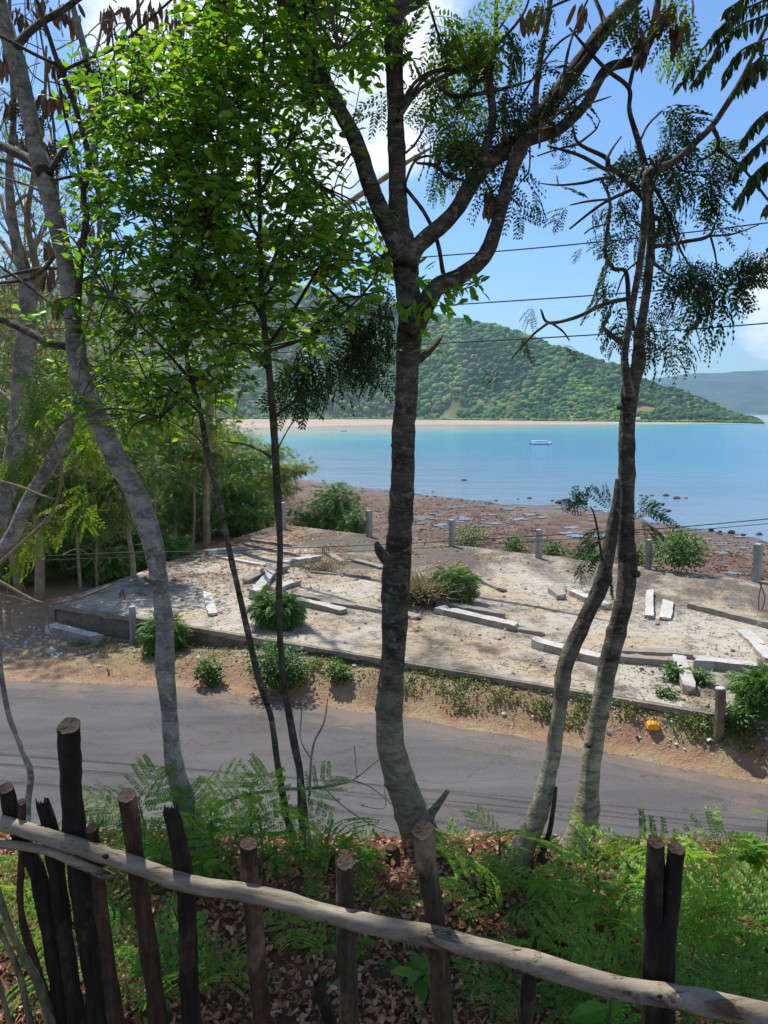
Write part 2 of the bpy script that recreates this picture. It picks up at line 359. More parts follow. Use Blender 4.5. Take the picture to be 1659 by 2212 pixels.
def groundmat():
    m = Mat('ground'); g = m.n('ShaderNodeNewGeometry'); sp = m.n('ShaderNodeSeparateXYZ'); m.l(g.outputs['Position'], sp.inputs[0]); X, Y, Z = sp.outputs
    big = m.noise((1, 1, 1), .35, 6, pos=True); mid = m.noise((1, 1, 1), 2.2, 7, .6, pos=True); fine = m.noise((1, 1, 1), 18, 7, .65, pos=True); grit = m.noise((1, 1, 1), 70, 4, .6, pos=True)
    dirt = m.mix(m.ramp(mid, [(0.3, 0.0), (0.7, 1.0)]), (0.30, 0.165, 0.10), (0.43, 0.27, 0.17))
    dirt = m.mix(m.ramp(fine, [(0.52, 0.0), (0.66, 0.75)]), dirt, (0.22, 0.15, 0.08))
    dirt = m.mix(m.ramp(grit, [(0.62, 0.0), (0.68, 0.8)]), dirt, (0.50, 0.44, 0.36))
    dry = m.mix(m.ramp(fine, [(0.35, 0.0), (0.65, 1.0)]), (0.24, 0.20, 0.09), (0.40, 0.32, 0.18))
    gm = m.ramp(m.math('ADD', m.math('MULTIPLY', mid, .6), m.math('MULTIPLY', big, .4)), [(0.46, 0.0), (0.56, 1.0)])
    land = m.mix(m.math('MULTIPLY', gm, .75), dirt, dry)
    bank = m.mix(m.ramp(mid, [(0.35, 0.0), (0.65, 1.0)]), (0.10, 0.045, 0.028), (0.20, 0.10, 0.06))
    bk = m.n('ShaderNodeMapRange'); m.l(Z, bk.inputs[0]); bk.inputs[1].default_value = 5.3; bk.inputs[2].default_value = 6.4
    land = m.mix(bk.outputs[0], land, bank)
    vor = m.n('ShaderNodeTexVoronoi'); m.l(m.coord((1, 1, 1), pos=True), vor.inputs['Vector']); vor.inputs['Scale'].default_value = 1.6; vor.inputs['Randomness'].default_value = 1
    flat = m.mix(m.ramp(m.noise((1, .5, 1), .9, 9, .7, pos=True), [(0.36, 0.0), (0.62, 1.0)]), (0.085, 0.052, 0.038), (0.22, 0.135, 0.098))
    flat = m.mix(m.ramp(m.noise((.6, .25, 1), .12, 5, .6, pos=True), [(0.50, 0.0), (0.58, 0.8)]), flat, (0.19, 0.155, 0.12))
    flat = m.mix(0.5, flat, m.ramp(vor.outputs['Distance'], [(0.1, 1.25), (0.6, 0.5)]), 'MULTIPLY')
    fz = m.n('ShaderNodeMapRange'); m.l(Z, fz.inputs[0]); fz.inputs[1].default_value = 3.2; fz.inputs[2].default_value = 1.9
    c = m.mix(fz.outputs[0], land, flat)
    wet = m.n('ShaderNodeMapRange'); m.l(Z, wet.inputs[0]); wet.inputs[1].default_value = 0.22; wet.inputs[2].default_value = 0.02
    c = m.mix(m.math('MULTIPLY', wet.outputs[0], .5), c, (0.05, 0.038, 0.03))
    m.col(c, m.math('SUBTRACT', 0.95, m.math('MULTIPLY', wet.outputs[0], .55)))
    m.bump(m.math('ADD', m.math('ADD', m.math('MULTIPLY', fine, .5), m.math('MULTIPLY', grit, .25)), m.math('MULTIPLY', m.noise((1, 1, 1), 1.2, 8, .7, pos=True), 2.0)), 0.9, 0.08); return m.m
M['ground'] = groundmat()
tag(part('ground', mb, M['ground'], None, True), kind='structure')

# road: asphalt sheet with worn ragged edges
mb = MB(); V = []; Fc = []; rx = list(np.arange(-60, 25, .22)); K = 14
for x in rx:
    nf = road_far(x) + .10 * N((x, 0, 0), 1.1) + .05 * N((x, 0, 4), 5); nn = road_near(x) + .1 * N((x, 9, 0), 1.3)
    for k in range(K + 1): V.append((x, lerp(nn, nf, k / K), 5.006))
for i in range(len(rx) - 1):
    for k in range(K): a = i * (K + 1) + k; Fc.append((a, a + K + 1, a + K + 2, a + 1))
mb.add(V, Fc); mb.t = [np.array([((f[0] % (K + 1)) + .5) / K for f in Fc], dtype=np.float32)]
m = Mat('asphalt'); rt = (0, 0, R(20))
fine = m.noise((1, 1, 1), 90, 4, .7, pos=True); st = m.noise((.35, 1.5, 1), 1.3, 8, .62, pos=True, rot=rt); pt = m.noise((1, 1, 1), .5, 5, .6, pos=True)
c = m.mix(m.ramp(st, [(0.3, 0.0), (0.7, 1.0)]), (0.068, 0.065, 0.066), (0.125, 0.119, 0.116))
c = m.mix(m.math('MULTIPLY', m.ramp(pt, [(0.5, 0.0), (0.66, 1.0)]), .22), c, (0.14, 0.11, 0.09))
c = m.mix(m.ramp(m.noise((1, 1, 1), 38, 3, .6, pos=True), [(0.66, 0.0), (0.71, 0.6)]), c, (0.27, 0.25, 0.22))
dd = m.math('ADD', m.math('ABSOLUTE', m.math('SUBTRACT', m.attr(), .5)), m.math('MULTIPLY', m.math('SUBTRACT', m.noise((1, 1, 1), 1.1, 8, .7, pos=True), .5), .5))
c = m.mix(m.ramp(dd, [(0.34, 0.0), (0.50, .85)]), c, (0.20, 0.15, 0.115))
c = m.mix(.7, c, m.ramp(fine, [(0.3, 0.6), (0.7, 1.35)]), 'MULTIPLY')
cr = m.n('ShaderNodeTexVoronoi', feature='DISTANCE_TO_EDGE'); m.l(m.noise((1, 1, 1), 1, 2), cr.inputs['Scale']); cr.inputs['Scale'].default_value = .9
wv = m.n('ShaderNodeVectorMath', operation='ADD'); m.l(m.coord((.5, 1.6, 1), pos=True, rot=rt), wv.inputs[0]); nn_ = m.n('ShaderNodeTexNoise'); nn_.inputs['Scale'].default_value = 2.5; nn_.inputs['Detail'].default_value = 6; m.l(m.coord((1, 1, 1), pos=True), nn_.inputs['Vector']); m.l(nn_.outputs['Color'], wv.inputs[1]); m.l(wv.outputs[0], cr.inputs['Vector'])
for lk in list(cr.inputs['Scale'].links): m.t.links.remove(lk)
cr.inputs['Scale'].default_value = .7
c = m.mix(m.math('MULTIPLY', m.ramp(cr.outputs['Distance'], [(0.0, 1.0), (0.012, 0.0)]), .5), c, (0.03, 0.027, 0.025))
m.col(c, 0.88); m.bump(m.math('ADD', fine, m.math('MULTIPLY', st, .6)), .7, .012); M['road'] = m.m
tag(part('road', mb, m.m, None, True), kind='structure')

# water
def watermat():
    m = Mat('sea'); g = m.n('ShaderNodeNewGeometry'); sp = m.n('ShaderNodeSeparateXYZ'); m.l(g.outputs['Position'], sp.inputs[0]); X, Y, Z = sp.outputs
    # shallow sand bar at the head of the bay: beyond a slanting line
    s = m.math('ADD', m.math('MULTIPLY', Y, 1.0), m.math('MULTIPLY', X, -1.15)); s = m.math('ADD', s, m.math('MULTIPLY', m.noise((1, .25, 1), .02, 5, pos=True), 180))
    f = m.n('ShaderNodeMapRange'); f.inputs[1].default_value = 230; f.inputs[2].default_value = 520; m.l(s, f.inputs[0])
    c = m.ramp(f.outputs[0], [(0.0, (0.075, 0.26, 0.42)), (0.35, (0.08, 0.33, 0.46)), (0.6, (0.16, 0.46, 0.48)), (0.85, (0.42, 0.52, 0.46)), (1.0, (0.58, 0.53, 0.45))])
    near = m.n('ShaderNodeMapRange'); near.inputs[1].default_value = 230; near.inputs[2].default_value = 70; m.l(m.math('ADD', Y, m.math('MULTIPLY', X, 1.2)), near.inputs[0])
    c = m.mix(m.math('MULTIPLY', near.outputs[0], .8), c, (0.27, 0.32, 0.38))  # near water paled: silvery sky reflection put into the base colour
    c = m.mix(m.math('MULTIPLY', m.ramp(m.noise((.25, 1, 1), .03, 6, .6, pos=True), [(0.45, 0.0), (0.65, 1.0)]), .35), c, (0.10, 0.20, 0.28))
    m.col(c, 0.12); m.b.inputs['IOR'].default_value = 1.33; m.b.inputs['Specular IOR Level'].default_value = 0.5
    w1 = m.noise((.45, 1, 1), 1.6, 6, .65, pos=True, rot=(0, 0, R(-20))); w2 = m.noise((.35, 1, 1), .22, 4, .6, pos=True, rot=(0, 0, R(14)))
    m.bump(m.math('ADD', m.math('MULTIPLY', w1, .55), m.math('MULTIPLY', w2, 1.6)), .9, .42); return m.m
M['sea'] = watermat()
wx = list(np.sinh(np.linspace(-6, 6, 60)) * 40); wy = list(38 * np.exp(np.linspace(0, 5.6, 60)))
V, Fc = grid(wx, wy, lambda x, y: 0.0); mb = MB(); mb.add(V, Fc); tag(part('water', mb, M['sea'], None, True), kind='structure')
V, Fc = grid(list(np.linspace(-9000, 9000, 8)), list(np.linspace(-3000, 11000, 8)), lambda x, y: -3.6); mb = MB(); mb.add(V, Fc); m = Mat('seabed'); m.col((0.2, 0.17, 0.12), .9); tag(part('seabed', mb, m.m, None), kind='structure')

# ---------------------------------------------------------------- far hill, far shore, far mountains
SH = [(-900, 908, 1.4), (100, 905, 1.4), (480, 905, 1.4), (830, 905.5, 1.2), (1000, 907.5, 1.2), (1240, 910, 1.0), (1500, 912.5, .6), (1645, 914.2, .3)]
WT = [(-900, 930), (100, 929), (480, 927), (829, 918.5), (1000, 917.0), (1240, 916.8), (1500, 915.6), (1645, 915.0)]
RG = [(-900, 790, 1150), (-400, 700, 1200), (0, 610, 1200), (300, 575, 1180), (600, 606, 1120), (830, 648, 1050), (930, 672, 1000), (1000, 688, 960), (1100, 712, 900), (1200, 742, 850), (1300, 778, 810), (1400, 818, 780), (1500, 856, 750), (1600, 893, 710), (1645, 911, 690)]
def shore(px): return G(px, pl([(a, b) for a, b, _ in SH], px), pl([(a, c) for a, _, c in SH], px))
def wline(px): return G(px, pl(WT, px), 0)
def ridge(px): return A(px, pl([(a, b) for a, b, _ in RG], px) + 7, pl([(a, c) for a, _, c in RG], px))
def hillp(px, v):
    S, Rg = shore(px), ridge(px); Rg.y = max(Rg.y, S.y + 45)
    p = S.lerp(Rg, min(v, 1.0)) if v <= 1 else Rg + (Rg - S) * (v - 1) * .8
    prof = 0.12 * v + 0.88 * (v ** 1.25) if v <= 1 else 1 - (v - 1) * .9
    p.z = lerp(S.z, Rg.z, prof)
    k = math.sin(min(v, 1) * math.pi); hh = Rg.z * .10
    p.z += hh * k * (N((p.x, p.y, 0), .008) + .5 * N((p.x, p.y, 4), .02)) * 1.6
    return p
pxs = list(np.linspace(-900, 1645, 230)) + [1648]; vs_ = list(np.linspace(0, 1.35, 46))
V = [hillp(px, v) for v in vs_ for px in pxs]; nx = len(pxs)
Fc = [(j * nx + i, j * nx + i + 1, (j + 1) * nx + i + 1, (j + 1) * nx + i) for j in range(len(vs_) - 1) for i in range(nx - 1)]
mb = MB(); mb.add(V, Fc); m = Mat('hillside'); m.col(m.mix(m.ramp(m.noise((1, 1, 1), .03, 6, pos=True), [(0.4, 0.0), (0.6, 1.0)]), (0.10, 0.13, 0.035), (0.26, 0.17, 0.08)), .95); M['hillside'] = m.m
tag(part('hill', mb, m.m, None, True), kind='structure')
# sand of the far shore
mb = MB(); V = []; ps = list(np.linspace(-900, 1645, 240))
for px in ps:
    w, s = wline(px), shore(px); w.z = -.05
    for t in (0, .33, .66, 1.0, 1.25):
        q = w.lerp(s, t); q.z = lerp(-.06, s.z + .1, min(t, 1)) + (.25 if t > 1 else 0); q.y += 3 * N((q.x, 0, 0), .02); V.append(q)
Fc = [(i * 5 + k, (i + 1) * 5 + k, (i + 1) * 5 + k + 1, i * 5 + k + 1) for i in range(len(ps) - 1) for k in range(4)]
mb.add(V, Fc); m = Mat('far_sand'); m.col(m.mix(m.ramp(m.noise((.2, 1, 1), .08, 6, pos=True), [(0.42, 0.0), (0.62, 1.0)]), (0.33, 0.24, 0.17), (0.46, 0.37, 0.28)), .9); tag(part('far_shore', mb, m.m, None, True), kind='structure')
# far mountain range
MT = [(1300, 830), (1400, 822), (1430, 816), (1470, 809), (1500, 806), (1560, 806), (1590, 802), (1660, 800), (1760, 792), (1900, 800), (2200, 830)]
V = []; mp = list(np.linspace(1280, 2300, 160))
for j, v in enumerate(np.linspace(0, 1, 16)):
    for px in mp:
        top = A(px, pl(MT, px) + 3 * N((px, 0, 0), .03), 3600); bt = A(px, 905, 2900); q = bt.lerp(top, v); q.z = max(-1, lerp(-1, top.z, v ** 1.1) + 22 * N((q.x, q.y, 0), .006) * math.sin(v * math.pi)); V.append(q)
nx = len(mp); Fc = [(j * nx + i, j * nx + i + 1, (j + 1) * nx + i + 1, (j + 1) * nx + i) for j in range(15) for i in range(nx - 1)]
mb = MB(); mb.add(V, Fc); m = Mat('far_forest'); vv = m.noise((1, 1, 1), .012, 9, .8, pos=True)
m.col(m.ramp(vv, [(0.40, (0.008, 0.022, 0.012)), (0.50, (0.022, 0.055, 0.028)), (0.60, (0.08, 0.10, 0.06))]), .95); m.bump(vv, 1.0, 14); tag(part('mountains', mb, m.m, None, True), kind='structure')
# low coast at the left, behind the trees
V = []; lp = np.linspace(0, 1, 40)
for j in range(6):
    for t in lp:
        a = R(-78 + 60 * t); dd = 330 + 560 * t; q = Vector((math.sin(a) * dd, math.cos(a) * dd, 0)) * (1 + .16 * j); q.z = -1 + [0, 6, 30, 55, 80, 95][j] * (1 + .25 * N((q.x, q.y, 0), .01)); V.append(q)
Fc = [(j * 40 + i, j * 40 + i + 1, (j + 1) * 40 + i + 1, (j + 1) * 40 + i) for j in range(5) for i in range(39)]
mb = MB(); mb.add(V, Fc); tag(part('hill', mb, M['hillside'], None, True), kind='structure')

# forest on the hill: lumpy crowns, each with its own tint
CV = []
for s in range(12):
    vv, ff = ico(2 if s < 6 else 1); out = []
    for v in vv:
        r = 1 + .38 * N(v, 1.7, s * 7 + 1) + .30 * N(v, 4.2, s * 5 + 2) + .14 * N(v, 9, s)
        out.append((v.x * r, v.y * r, (v.z if v.z > -.2 else -.2 + (v.z + .2) * .3) * r * .85))
    CV.append(tmpl(out, ff))
fm = Mat('hill_forest'); cc = fm.ramp(fm.attr(), [(0.0, (0.022, 0.07, 0.012)), (0.3, (0.05, 0.14, 0.018)), (0.52, (0.12, 0.25, 0.028)), (0.72, (0.24, 0.36, 0.04)), (0.82, (0.19, 0.21, 0.07)), (0.92, (0.22, 0.18, 0.10)), (1.0, (0.33, 0.20, 0.10))])
nv = fm.noise((1, 1, 1), .55, 6, .7, pos=True); cc = fm.mix(.75, cc, fm.ramp(nv, [(0.32, 0.45), (0.68, 1.55)]), 'MULTIPLY'); fm.col(cc, .8); fm.bump(nv, 1.0, 2.2); M['forest'] = fm.m
mb = MB(); mbs = [[] for _ in range(12)]
NT = 18000
for i in range(NT):
    px = random.uniform(-880, 1640) if i % 4 == 0 else random.uniform(380, 1640); v = random.random() ** .8 * 1.02
    p = hillp(px, v); w = (1645 - px) / 1100
    if N((p.x, p.y, 0), .02) > .52 and v < .5: continue
    r = (1.8 + 5.6 * random.random() ** 2.4) * (1.0 if v > .08 else .7) * (0.6 + .4 * min(1, w * 2)) * (.8 + .45 * N((p.x, p.y, 2), .03)); t = min(.99, max(0, random.gauss(.34 + (.14 if px < 1000 else 0) - .1 * (px > 1250), .11) + .40 * N((p.x, p.y, 9), .012) + .25 * N((p.x, p.y, 5), .04) + .14 * (px < 750)))  # tint rises leftward: sunlight beside cloud shade put into the crown colour
    if random.random() < .10: t = random.uniform(.78, .97)
    mbs[i % 6 + (6 if v > .2 or px < 380 else 0)].append((p.x, p.y, p.z + r * .25, r, r * random.uniform(.75, 1.15), t, random.uniform(0, 6.3)))
for i in range(520):                     # low scrub where the slope meets the sand
    px = random.uniform(300, 1640); p = hillp(px, 0); f_ = random.uniform(-.05, .02); wl_ = wline(px); p.x += (p.x - wl_.x) * f_; p.y += (p.y - wl_.y) * f_; r = random.uniform(1.2, 3.4); mbs[i % 6].append((p.x, p.y, p.z + r * .1, r * 1.4, r * .7, min(.99, max(0, random.gauss(.5, .2))), random.uniform(0, 6)))
for s in range(12):
    a = np.array(mbs[s]); c, sn = np.cos(a[:, 6]), np.sin(a[:, 6]); Z = np.zeros(len(a))
    Mx = np.stack([np.stack([c * a[:, 3], -sn * a[:, 3], Z], 1), np.stack([sn * a[:, 3], c * a[:, 3], Z], 1), np.stack([Z, Z, a[:, 4]], 1)], 1)
    mb.inst(CV[s], Mx, a[:, :3], a[:, 5])
tag(part('forest', mb, M['forest'], None, True), 'dense mixed green and brown forest covering the hill across the bay', 'forest', kind='stuff')
# shoreline trees one can pick out
SHT = [(860, 893, 17), (905, 888, 15), (935, 892, 13), (958, 885, 14), (980, 893, 9), (1002, 888, 17), (1040, 893, 12), (1066, 880, 22), (1090, 894, 12), (1112, 889, 16), (1140, 895, 11), (1163, 892, 13), (1190, 896, 11), (1215, 893, 13), (1262, 900, 11), (1290, 899, 10), (1392, 905, 8), (1450, 905, 9), (1510, 907, 7), (1570, 909, 6), (815, 888, 16), (785, 882, 17), (735, 884, 12), (710, 880, 14), (665, 886, 12), (624, 890, 10), (600, 885, 13), (570, 890, 12)]
WORDS = ['round dark green', 'wide bright green', 'low olive green', 'tall deep green', 'spreading mid green', 'small rounded green', 'broad yellowish green']
for i, (px, py, w) in enumerate(SHT):
    g = shore(px); g = G(px, pl([(a, b) for a, b, _ in SH], px) - 1.2, g.z); hgt = (pl([(a, b) for a, b, _ in SH], px) - py + w * .5) / F * g.y; r = w / F * g.y
    e = empty('shoreline_tree', g, None, 'tree', 'trees lining the far shore')
    refs = [('left', 'central trunk', 850), ('right', 'central trunk', 900), ('left', 'white boat', 1150), ('right', 'white boat', 1195), ('right', 'right trunk', 1385)]
    rf = refs[0] if px < 850 else (refs[1] if px < 1030 else (refs[2] if px < 1160 else (refs[3] if px < 1350 else refs[4])))
    lo, hi = {0: (0, 850), 1: (850, 1030), 2: (1030, 1160), 3: (1160, 1350), 4: (1350, 1700)}[refs.index(rf)]
    grp = sorted([p_[0] for p_ in SHT if lo <= p_[0] < hi], reverse=rf[0] == 'left'); o_ = ['first', 'second', 'third', 'fourth', 'fifth', 'sixth', 'seventh', 'eighth', 'ninth', 'tenth'][grp.index(px)]
    e['label'] = '%s tree, %s to the %s of the %s on the far shore' % (WORDS[i % 7], o_, rf[0], rf[1])
    k = MB(); vv, ff = ico(2); k2 = MB()
    for q in range(5):
        cx_, cy_, cz_ = (random.uniform(-.5, .5) * r, random.uniform(-.3, .3) * r, hgt * random.uniform(.45, .8)); rr = r * random.uniform(.45, .75)
        k.add([(g.x + cx_ + v.x * rr * (1 + .5 * N(v, 3, q + i)), g.y + cy_ + v.y * rr, g.z + cz_ + v.z * rr * .8 * (1 + .5 * N(v, 4, q + i))) for v in vv], ff, min(.7, max(0, random.gauss(.3, .1) + (.2 if i % 7 in (1, 6) else 0))))
    part('crown', k, M['forest'], e, True); tube(k2, [g + Vector((0, 0, -.5)), g + Vector((r * .1, 0, hgt * .6))], [r * .09, r * .05], 5, 2); part('trunk', k2, M['bark_back'], e)

# houses by the far shore
def flatmat(name, c, rough=.7): m = Mat(name); m.col(m.mix(.35, c, m.ramp(m.noise((1, 1, 1), 6, 5), [(0.3, .6), (0.7, 1.25)]), 'MULTIPLY'), rough); M[name] = m.m; return m.m
flatmat('white_wall', (0.75, 0.74, 0.7)); flatmat('tin_roof', (0.5, 0.5, 0.5), .4); flatmat('rust_roof', (0.38, 0.17, 0.09)); flatmat('dark_open', (0.03, 0.03, 0.035), .3); flatmat('ochre_wall', (0.55, 0.36, 0.22))
HS = [(648, 893, 17, 'white_wall', 'tin_roof', 'small white house with a grey tin roof at the left of the far shore'), (690, 885, 15, 'ochre_wall', 'rust_roof', 'ochre house with a rusty roof above the far beach'), (756, 887, 13, 'white_wall', 'tin_roof', 'white house among trees above the palms on the far shore'), (772, 892, 17, 'ochre_wall', 'tin_roof', 'pale house standing just right of the small palm on the far shore'), (981, 894, 12, 'white_wall', 'rust_roof', 'tiny white house half hidden by trees right of the central trunk'), (1375, 905, 13, 'white_wall', 'tin_roof', 'white shed on the far shore just right of the right trunk')]
for (px, py, w, wm, rm, lb) in HS:
    g = G(px, pl([(a, b) for a, b, _ in SH], px) - .9, 1.2); s = w / F * g.y; g.z = A(px, py + w * .3, g.y).z; h = s * .38
    e = empty('house', g, lb, 'house'); k = MB(); box(k, g + Vector((0, 0, h * .2)), (s, s * .7, h * 1.4)); part('wall', k, M[wm], e)
    k = MB(); x0, y0, z0, z1 = s * .56, s * .42, g.z + h * .9, g.z + h * 1.45
    k.add([(g.x - x0, g.y - y0, z0), (g.x + x0, g.y - y0, z0), (g.x + x0, g.y + y0, z0), (g.x - x0, g.y + y0, z0), (g.x - x0, g.y, z1), (g.x + x0, g.y, z1)], [(0, 1, 5, 4), (3, 4, 5, 2), (0, 4, 3), (1, 2, 5), (0, 3, 2, 1)]); part('roof', k, M[rm], e)
    for nm, ox, ww, hh, oz in (('door', 0, .14, .7, -.02), ('window', -.3, .14, .35, .12), ('window', .3, .14, .35, .12)):
        k = MB(); box(k, g + Vector((ox * s, -s * .35 - .08, oz * s)), (ww * s, .2, hh * h)); part(nm, k, M['dark_open'], e)
# palm on the far shore
pm = leafmat('palm_leaf', [(0, (0.14, 0.17, 0.03)), (1, (0.32, 0.27, 0.05))], .3)
for (px, py, lb) in ((722, 880, 'yellowing palm beside the white house on the far shore'), (742, 886, 'shorter green palm standing right of the yellowing one')):
    g = G(px, 905, 1.3); top = A(px, py, g.y); e = empty('palm_tree', g, lb, 'palm tree'); k = MB(); tube(k, [g, g.lerp(top, .5) + Vector((.5, 0, 0)), top], [.45, .35, .25], 6); part('trunk', k, M['bark_back'], e)
    for q in range(11):
        a = q * .571; k = MB(); d = Vector((math.cos(a), math.sin(a), 0)); sd2 = Vector((-d.y, d.x, 0)) * .7
        P = [top, top + d * 2 + Vector((0, 0, 1.1)), top + d * 4 + Vector((0, 0, .3)), top + d * 5.2 + Vector((0, 0, -1.6))]
        V = []; 
        for p_, w_ in zip(P, (.2, 1, .9, .1)): V += [p_ - sd2 * w_ + Vector((0, 0, -.2)), p_, p_ + sd2 * w_ + Vector((0, 0, -.2))]
        k.add(V, [(3 * j + i, 3 * j + i + 1, 3 * j + i + 4, 3 * j + i + 3) for j in range(3) for i in range(2)]); part('frond', k, pm, e)

# boats
flatmat('boat_white', (0.93, 0.94, 0.95), .4); flatmat('boat_dark', (0.03, 0.035, 0.05), .5); flatmat('boat_grey', (0.35, 0.38, 0.42), .4)
g = G(1170, 960.5, 0); L = 43 / F * g.y; e = empty('cabin_boat', g, 'white cabin boat with a flat roof moored in the blue bay', 'boat')
def bx(nm, x0, x1, y0, y1, z0, z1, mt, par=None, slope=0.0):
    k = MB(); x0 *= L; x1 *= L; y0 *= L; y1 *= L; z0 *= L; z1 *= L
    k.add([g + Vector(v) for v in [(x0, y0, z0), (x1, y0, z0), (x1, y1, z0), (x0, y1, z0), (x0, y0, z1), (x1 - slope * L, y0, z1), (x1 - slope * L, y1, z1), (x0, y1, z1)]], [(3, 2, 1, 0), (4, 5, 6, 7), (0, 1, 5, 4), (1, 2, 6, 5), (2, 3, 7, 6), (3, 0, 4, 7)])
    return part(nm, k, M[mt], e)
k = MB(); V = []; st = [(-.5, .12, .0, .085), (-.3, .13, -.02, .08), (.1, .13, -.02, .085), (.35, .09, -.01, .105), (.5, .012, .03, .16)]
for (x, hw, zb, zt) in st: V += [g + Vector((x * L, -hw * L, zt * L)), g + Vector((x * L * .97, -hw * .7 * L, zb * L)), g + Vector((x * L * .97, hw * .7 * L, zb * L)), g + Vector((x * L, hw * L, zt * L))]
Fc = [(0, 1, 2, 3)[::-1]] + [(4 * i + a, 4 * (i + 1) + a, 4 * (i + 1) + (a + 1) % 4, 4 * i + (a + 1) % 4) for i in range(4) for a in range(4)] + [(16, 17, 18, 19)]
k.add(V, Fc); part('hull', k, M['boat_white'], e)
k = MB(); V = [];
for (x, hw, zb, zt) in st: V += [g + Vector((x * L * .985, -hw * .86 * L, .024 * L)), g + Vector((x * L * .97, -hw * .70 * L - .03, -.02 * L))]
k.add(V, [(2 * i, 2 * i + 1, 2 * i + 3, 2 * i + 2) for i in range(4)]); part('waterline_stripe', k, M['boat_dark'], e)
bx('cabin', -.36, .30, -.10, .10, .08, .185, 'boat_white', slope=.06); bx('roof', -.50, .29, -.12, .12, .188, .205, 'boat_white')
for x in (-.46, -.40): bx('roof_post', x, x + .012, -.11, -.10, .08, .188, 'boat_white'); bx('roof_post', x, x + .012, .10, .11, .08, .188, 'boat_white')
for x in (-.28, -.18, -.08, .02, .14): bx('window', x, x + .06, -.104, -.101, .135, .165, 'boat_grey')
bx('outboard_motor', -.58, -.51, -.03, .03, .0, .07, 'boat_dark'); bx('bow_rail', .38, .49, -.006, .006, .15, .165, 'boat_white')
g2 = G(743, 932, 0); e2 = empty('canoe', g2, 'small dark canoe on the pale shallow water near the far beach', 'canoe'); s2 = 14 / F * g2.y
k = MB(); V = []
for x, hw, zt in ((-.5, .01, .12), (-.3, .09, .07), (.3, .09, .07), (.5, .01, .12)): V += [g2 + Vector((x * s2, -hw * s2, zt * s2)), g2 + Vector((x * s2, 0, 0)), g2 + Vector((x * s2, hw * s2, zt * s2))]
k.add(V, [(3 * i + a, 3 * i + a + 1, 3 * i + a + 4, 3 * i + a + 3) for i in range(3) for a in range(2)]); part('hull', k, M['boat_dark'], e2)
k = MB(); box(k, g2 + Vector((-.1 * s2, 0, .12 * s2)), (.02 * s2, .02 * s2, .2 * s2)); part('paddle', k, M['boat_dark'], e2)
# ---------------------------------------------------------------- concrete foundation platform
PZ = 5.6
FL, FR, BR, BL = Vector((-7.72, 16.75, 0)), Vector((8.2, 8.75, 0)), Vector((15.5, 15.0, 0)), Vector((-4.2, 28.94, 0))
def slabp(u, v):
    a = FL.lerp(FR, u); b = BL.lerp(BR, u); return a.lerp(b, v)
def conc(name, a, b, stain=(0.05, 0.045, 0.035), st=.5, warm=None, lo=.5):
    m = Mat(name); big = m.noise((1, 1, 1), .28, 6, .6, pos=True, dist=.4); mid = m.noise((1, 1, 1), 1.6, 8, .65, pos=True, dist=.3); fine = m.noise((1, 1, 1), 22, 7, .7, pos=True)
    c = m.mix(m.ramp(mid, [(0.3, 0.0), (0.7, 1.0)]), a, b)
    if warm: c = m.mix(m.math('MULTIPLY', m.ramp(m.noise((1, 1, 1), .55, 5, .6, pos=True, rot=(1, 0, 0)), [(0.48, 0.0), (0.60, 1.0)]), .6), c, warm)
    sk = m.math('ADD', m.math('MULTIPLY', big, .55), m.math('MULTIPLY', mid, .45))
    c = m.mix(m.math('MULTIPLY', m.ramp(sk, [(lo, 0.0), (lo + .11, 1.0)]), st), c, stain)
    c = m.mix(m.ramp(m.noise((1, 1, 1), 6, 8, .7, pos=True), [(0.50, 0.0), (0.66, .5 * st + .15)]), c, stain)
    if warm:
        v_ = m.n('ShaderNodeTexNoise'); m.l(m.coord((1, .45, 1), pos=True, rot=(0, 0, R(-33))), v_.inputs['Vector']); v_.inputs['Scale'].default_value = .33; v_.inputs['Detail'].default_value = 9; v_.inputs['Roughness'].default_value = .68; v_.inputs['Distortion'].default_value = .6
        g_ = m.n('ShaderNodeNewGeometry'); sp_ = m.n('ShaderNodeSeparateXYZ'); m.l(g_.outputs['Position'], sp_.inputs[0]); far = m.n('ShaderNodeMapRange'); m.l(m.math('ADD', sp_.outputs[1], m.math('MULTIPLY', sp_.outputs[0], .62)), far.inputs[0]); far.inputs[1].default_value = 16.5; far.inputs[2].default_value = 24; far.inputs[3].default_value = -.10; far.inputs[4].default_value = .07
        c = m.mix(m.ramp(m.math('ADD', v_.outputs['Fac'], far.outputs[0]), [(0.47, 0.0), (0.58, .88)]), c, (0.085, 0.072, 0.058))
        ck = m.n('ShaderNodeTexVoronoi', feature='DISTANCE_TO_EDGE'); cv = m.n('ShaderNodeVectorMath', operation='ADD'); cn = m.n('ShaderNodeTexNoise'); cn.inputs['Scale'].default_value = 1.3; cn.inputs['Detail'].default_value = 7; m.l(m.coord((1, 1, 1), pos=True), cn.inputs['Vector']); m.l(m.coord((.32, .32, .32), pos=True), cv.inputs[0]); m.l(cn.outputs['Color'], cv.inputs[1]); m.l(cv.outputs[0], ck.inputs['Vector']); ck.inputs['Scale'].default_value = .9
        c = m.mix(m.ramp(ck.outputs['Distance'], [(0.0, .85), (0.014, 0.0)]), c, (0.05, 0.04, 0.032))
    c = m.mix(.55, c, m.ramp(fine, [(0.3, 0.62), (0.7, 1.28)]), 'MULTIPLY')
    m.col(c, .92); m.bump(m.math('ADD', fine, m.math('MULTIPLY', mid, 1.6 if 'beam' not in name else .3)), .8 if 'beam' not in name else .5, .02); M[name] = m.m; return m.m
conc('slab_top', (0.32, 0.28, 0.22), (0.52, 0.465, 0.38), (0.06, 0.05, 0.038), .9, (0.38, 0.27, 0.14), lo=.50)
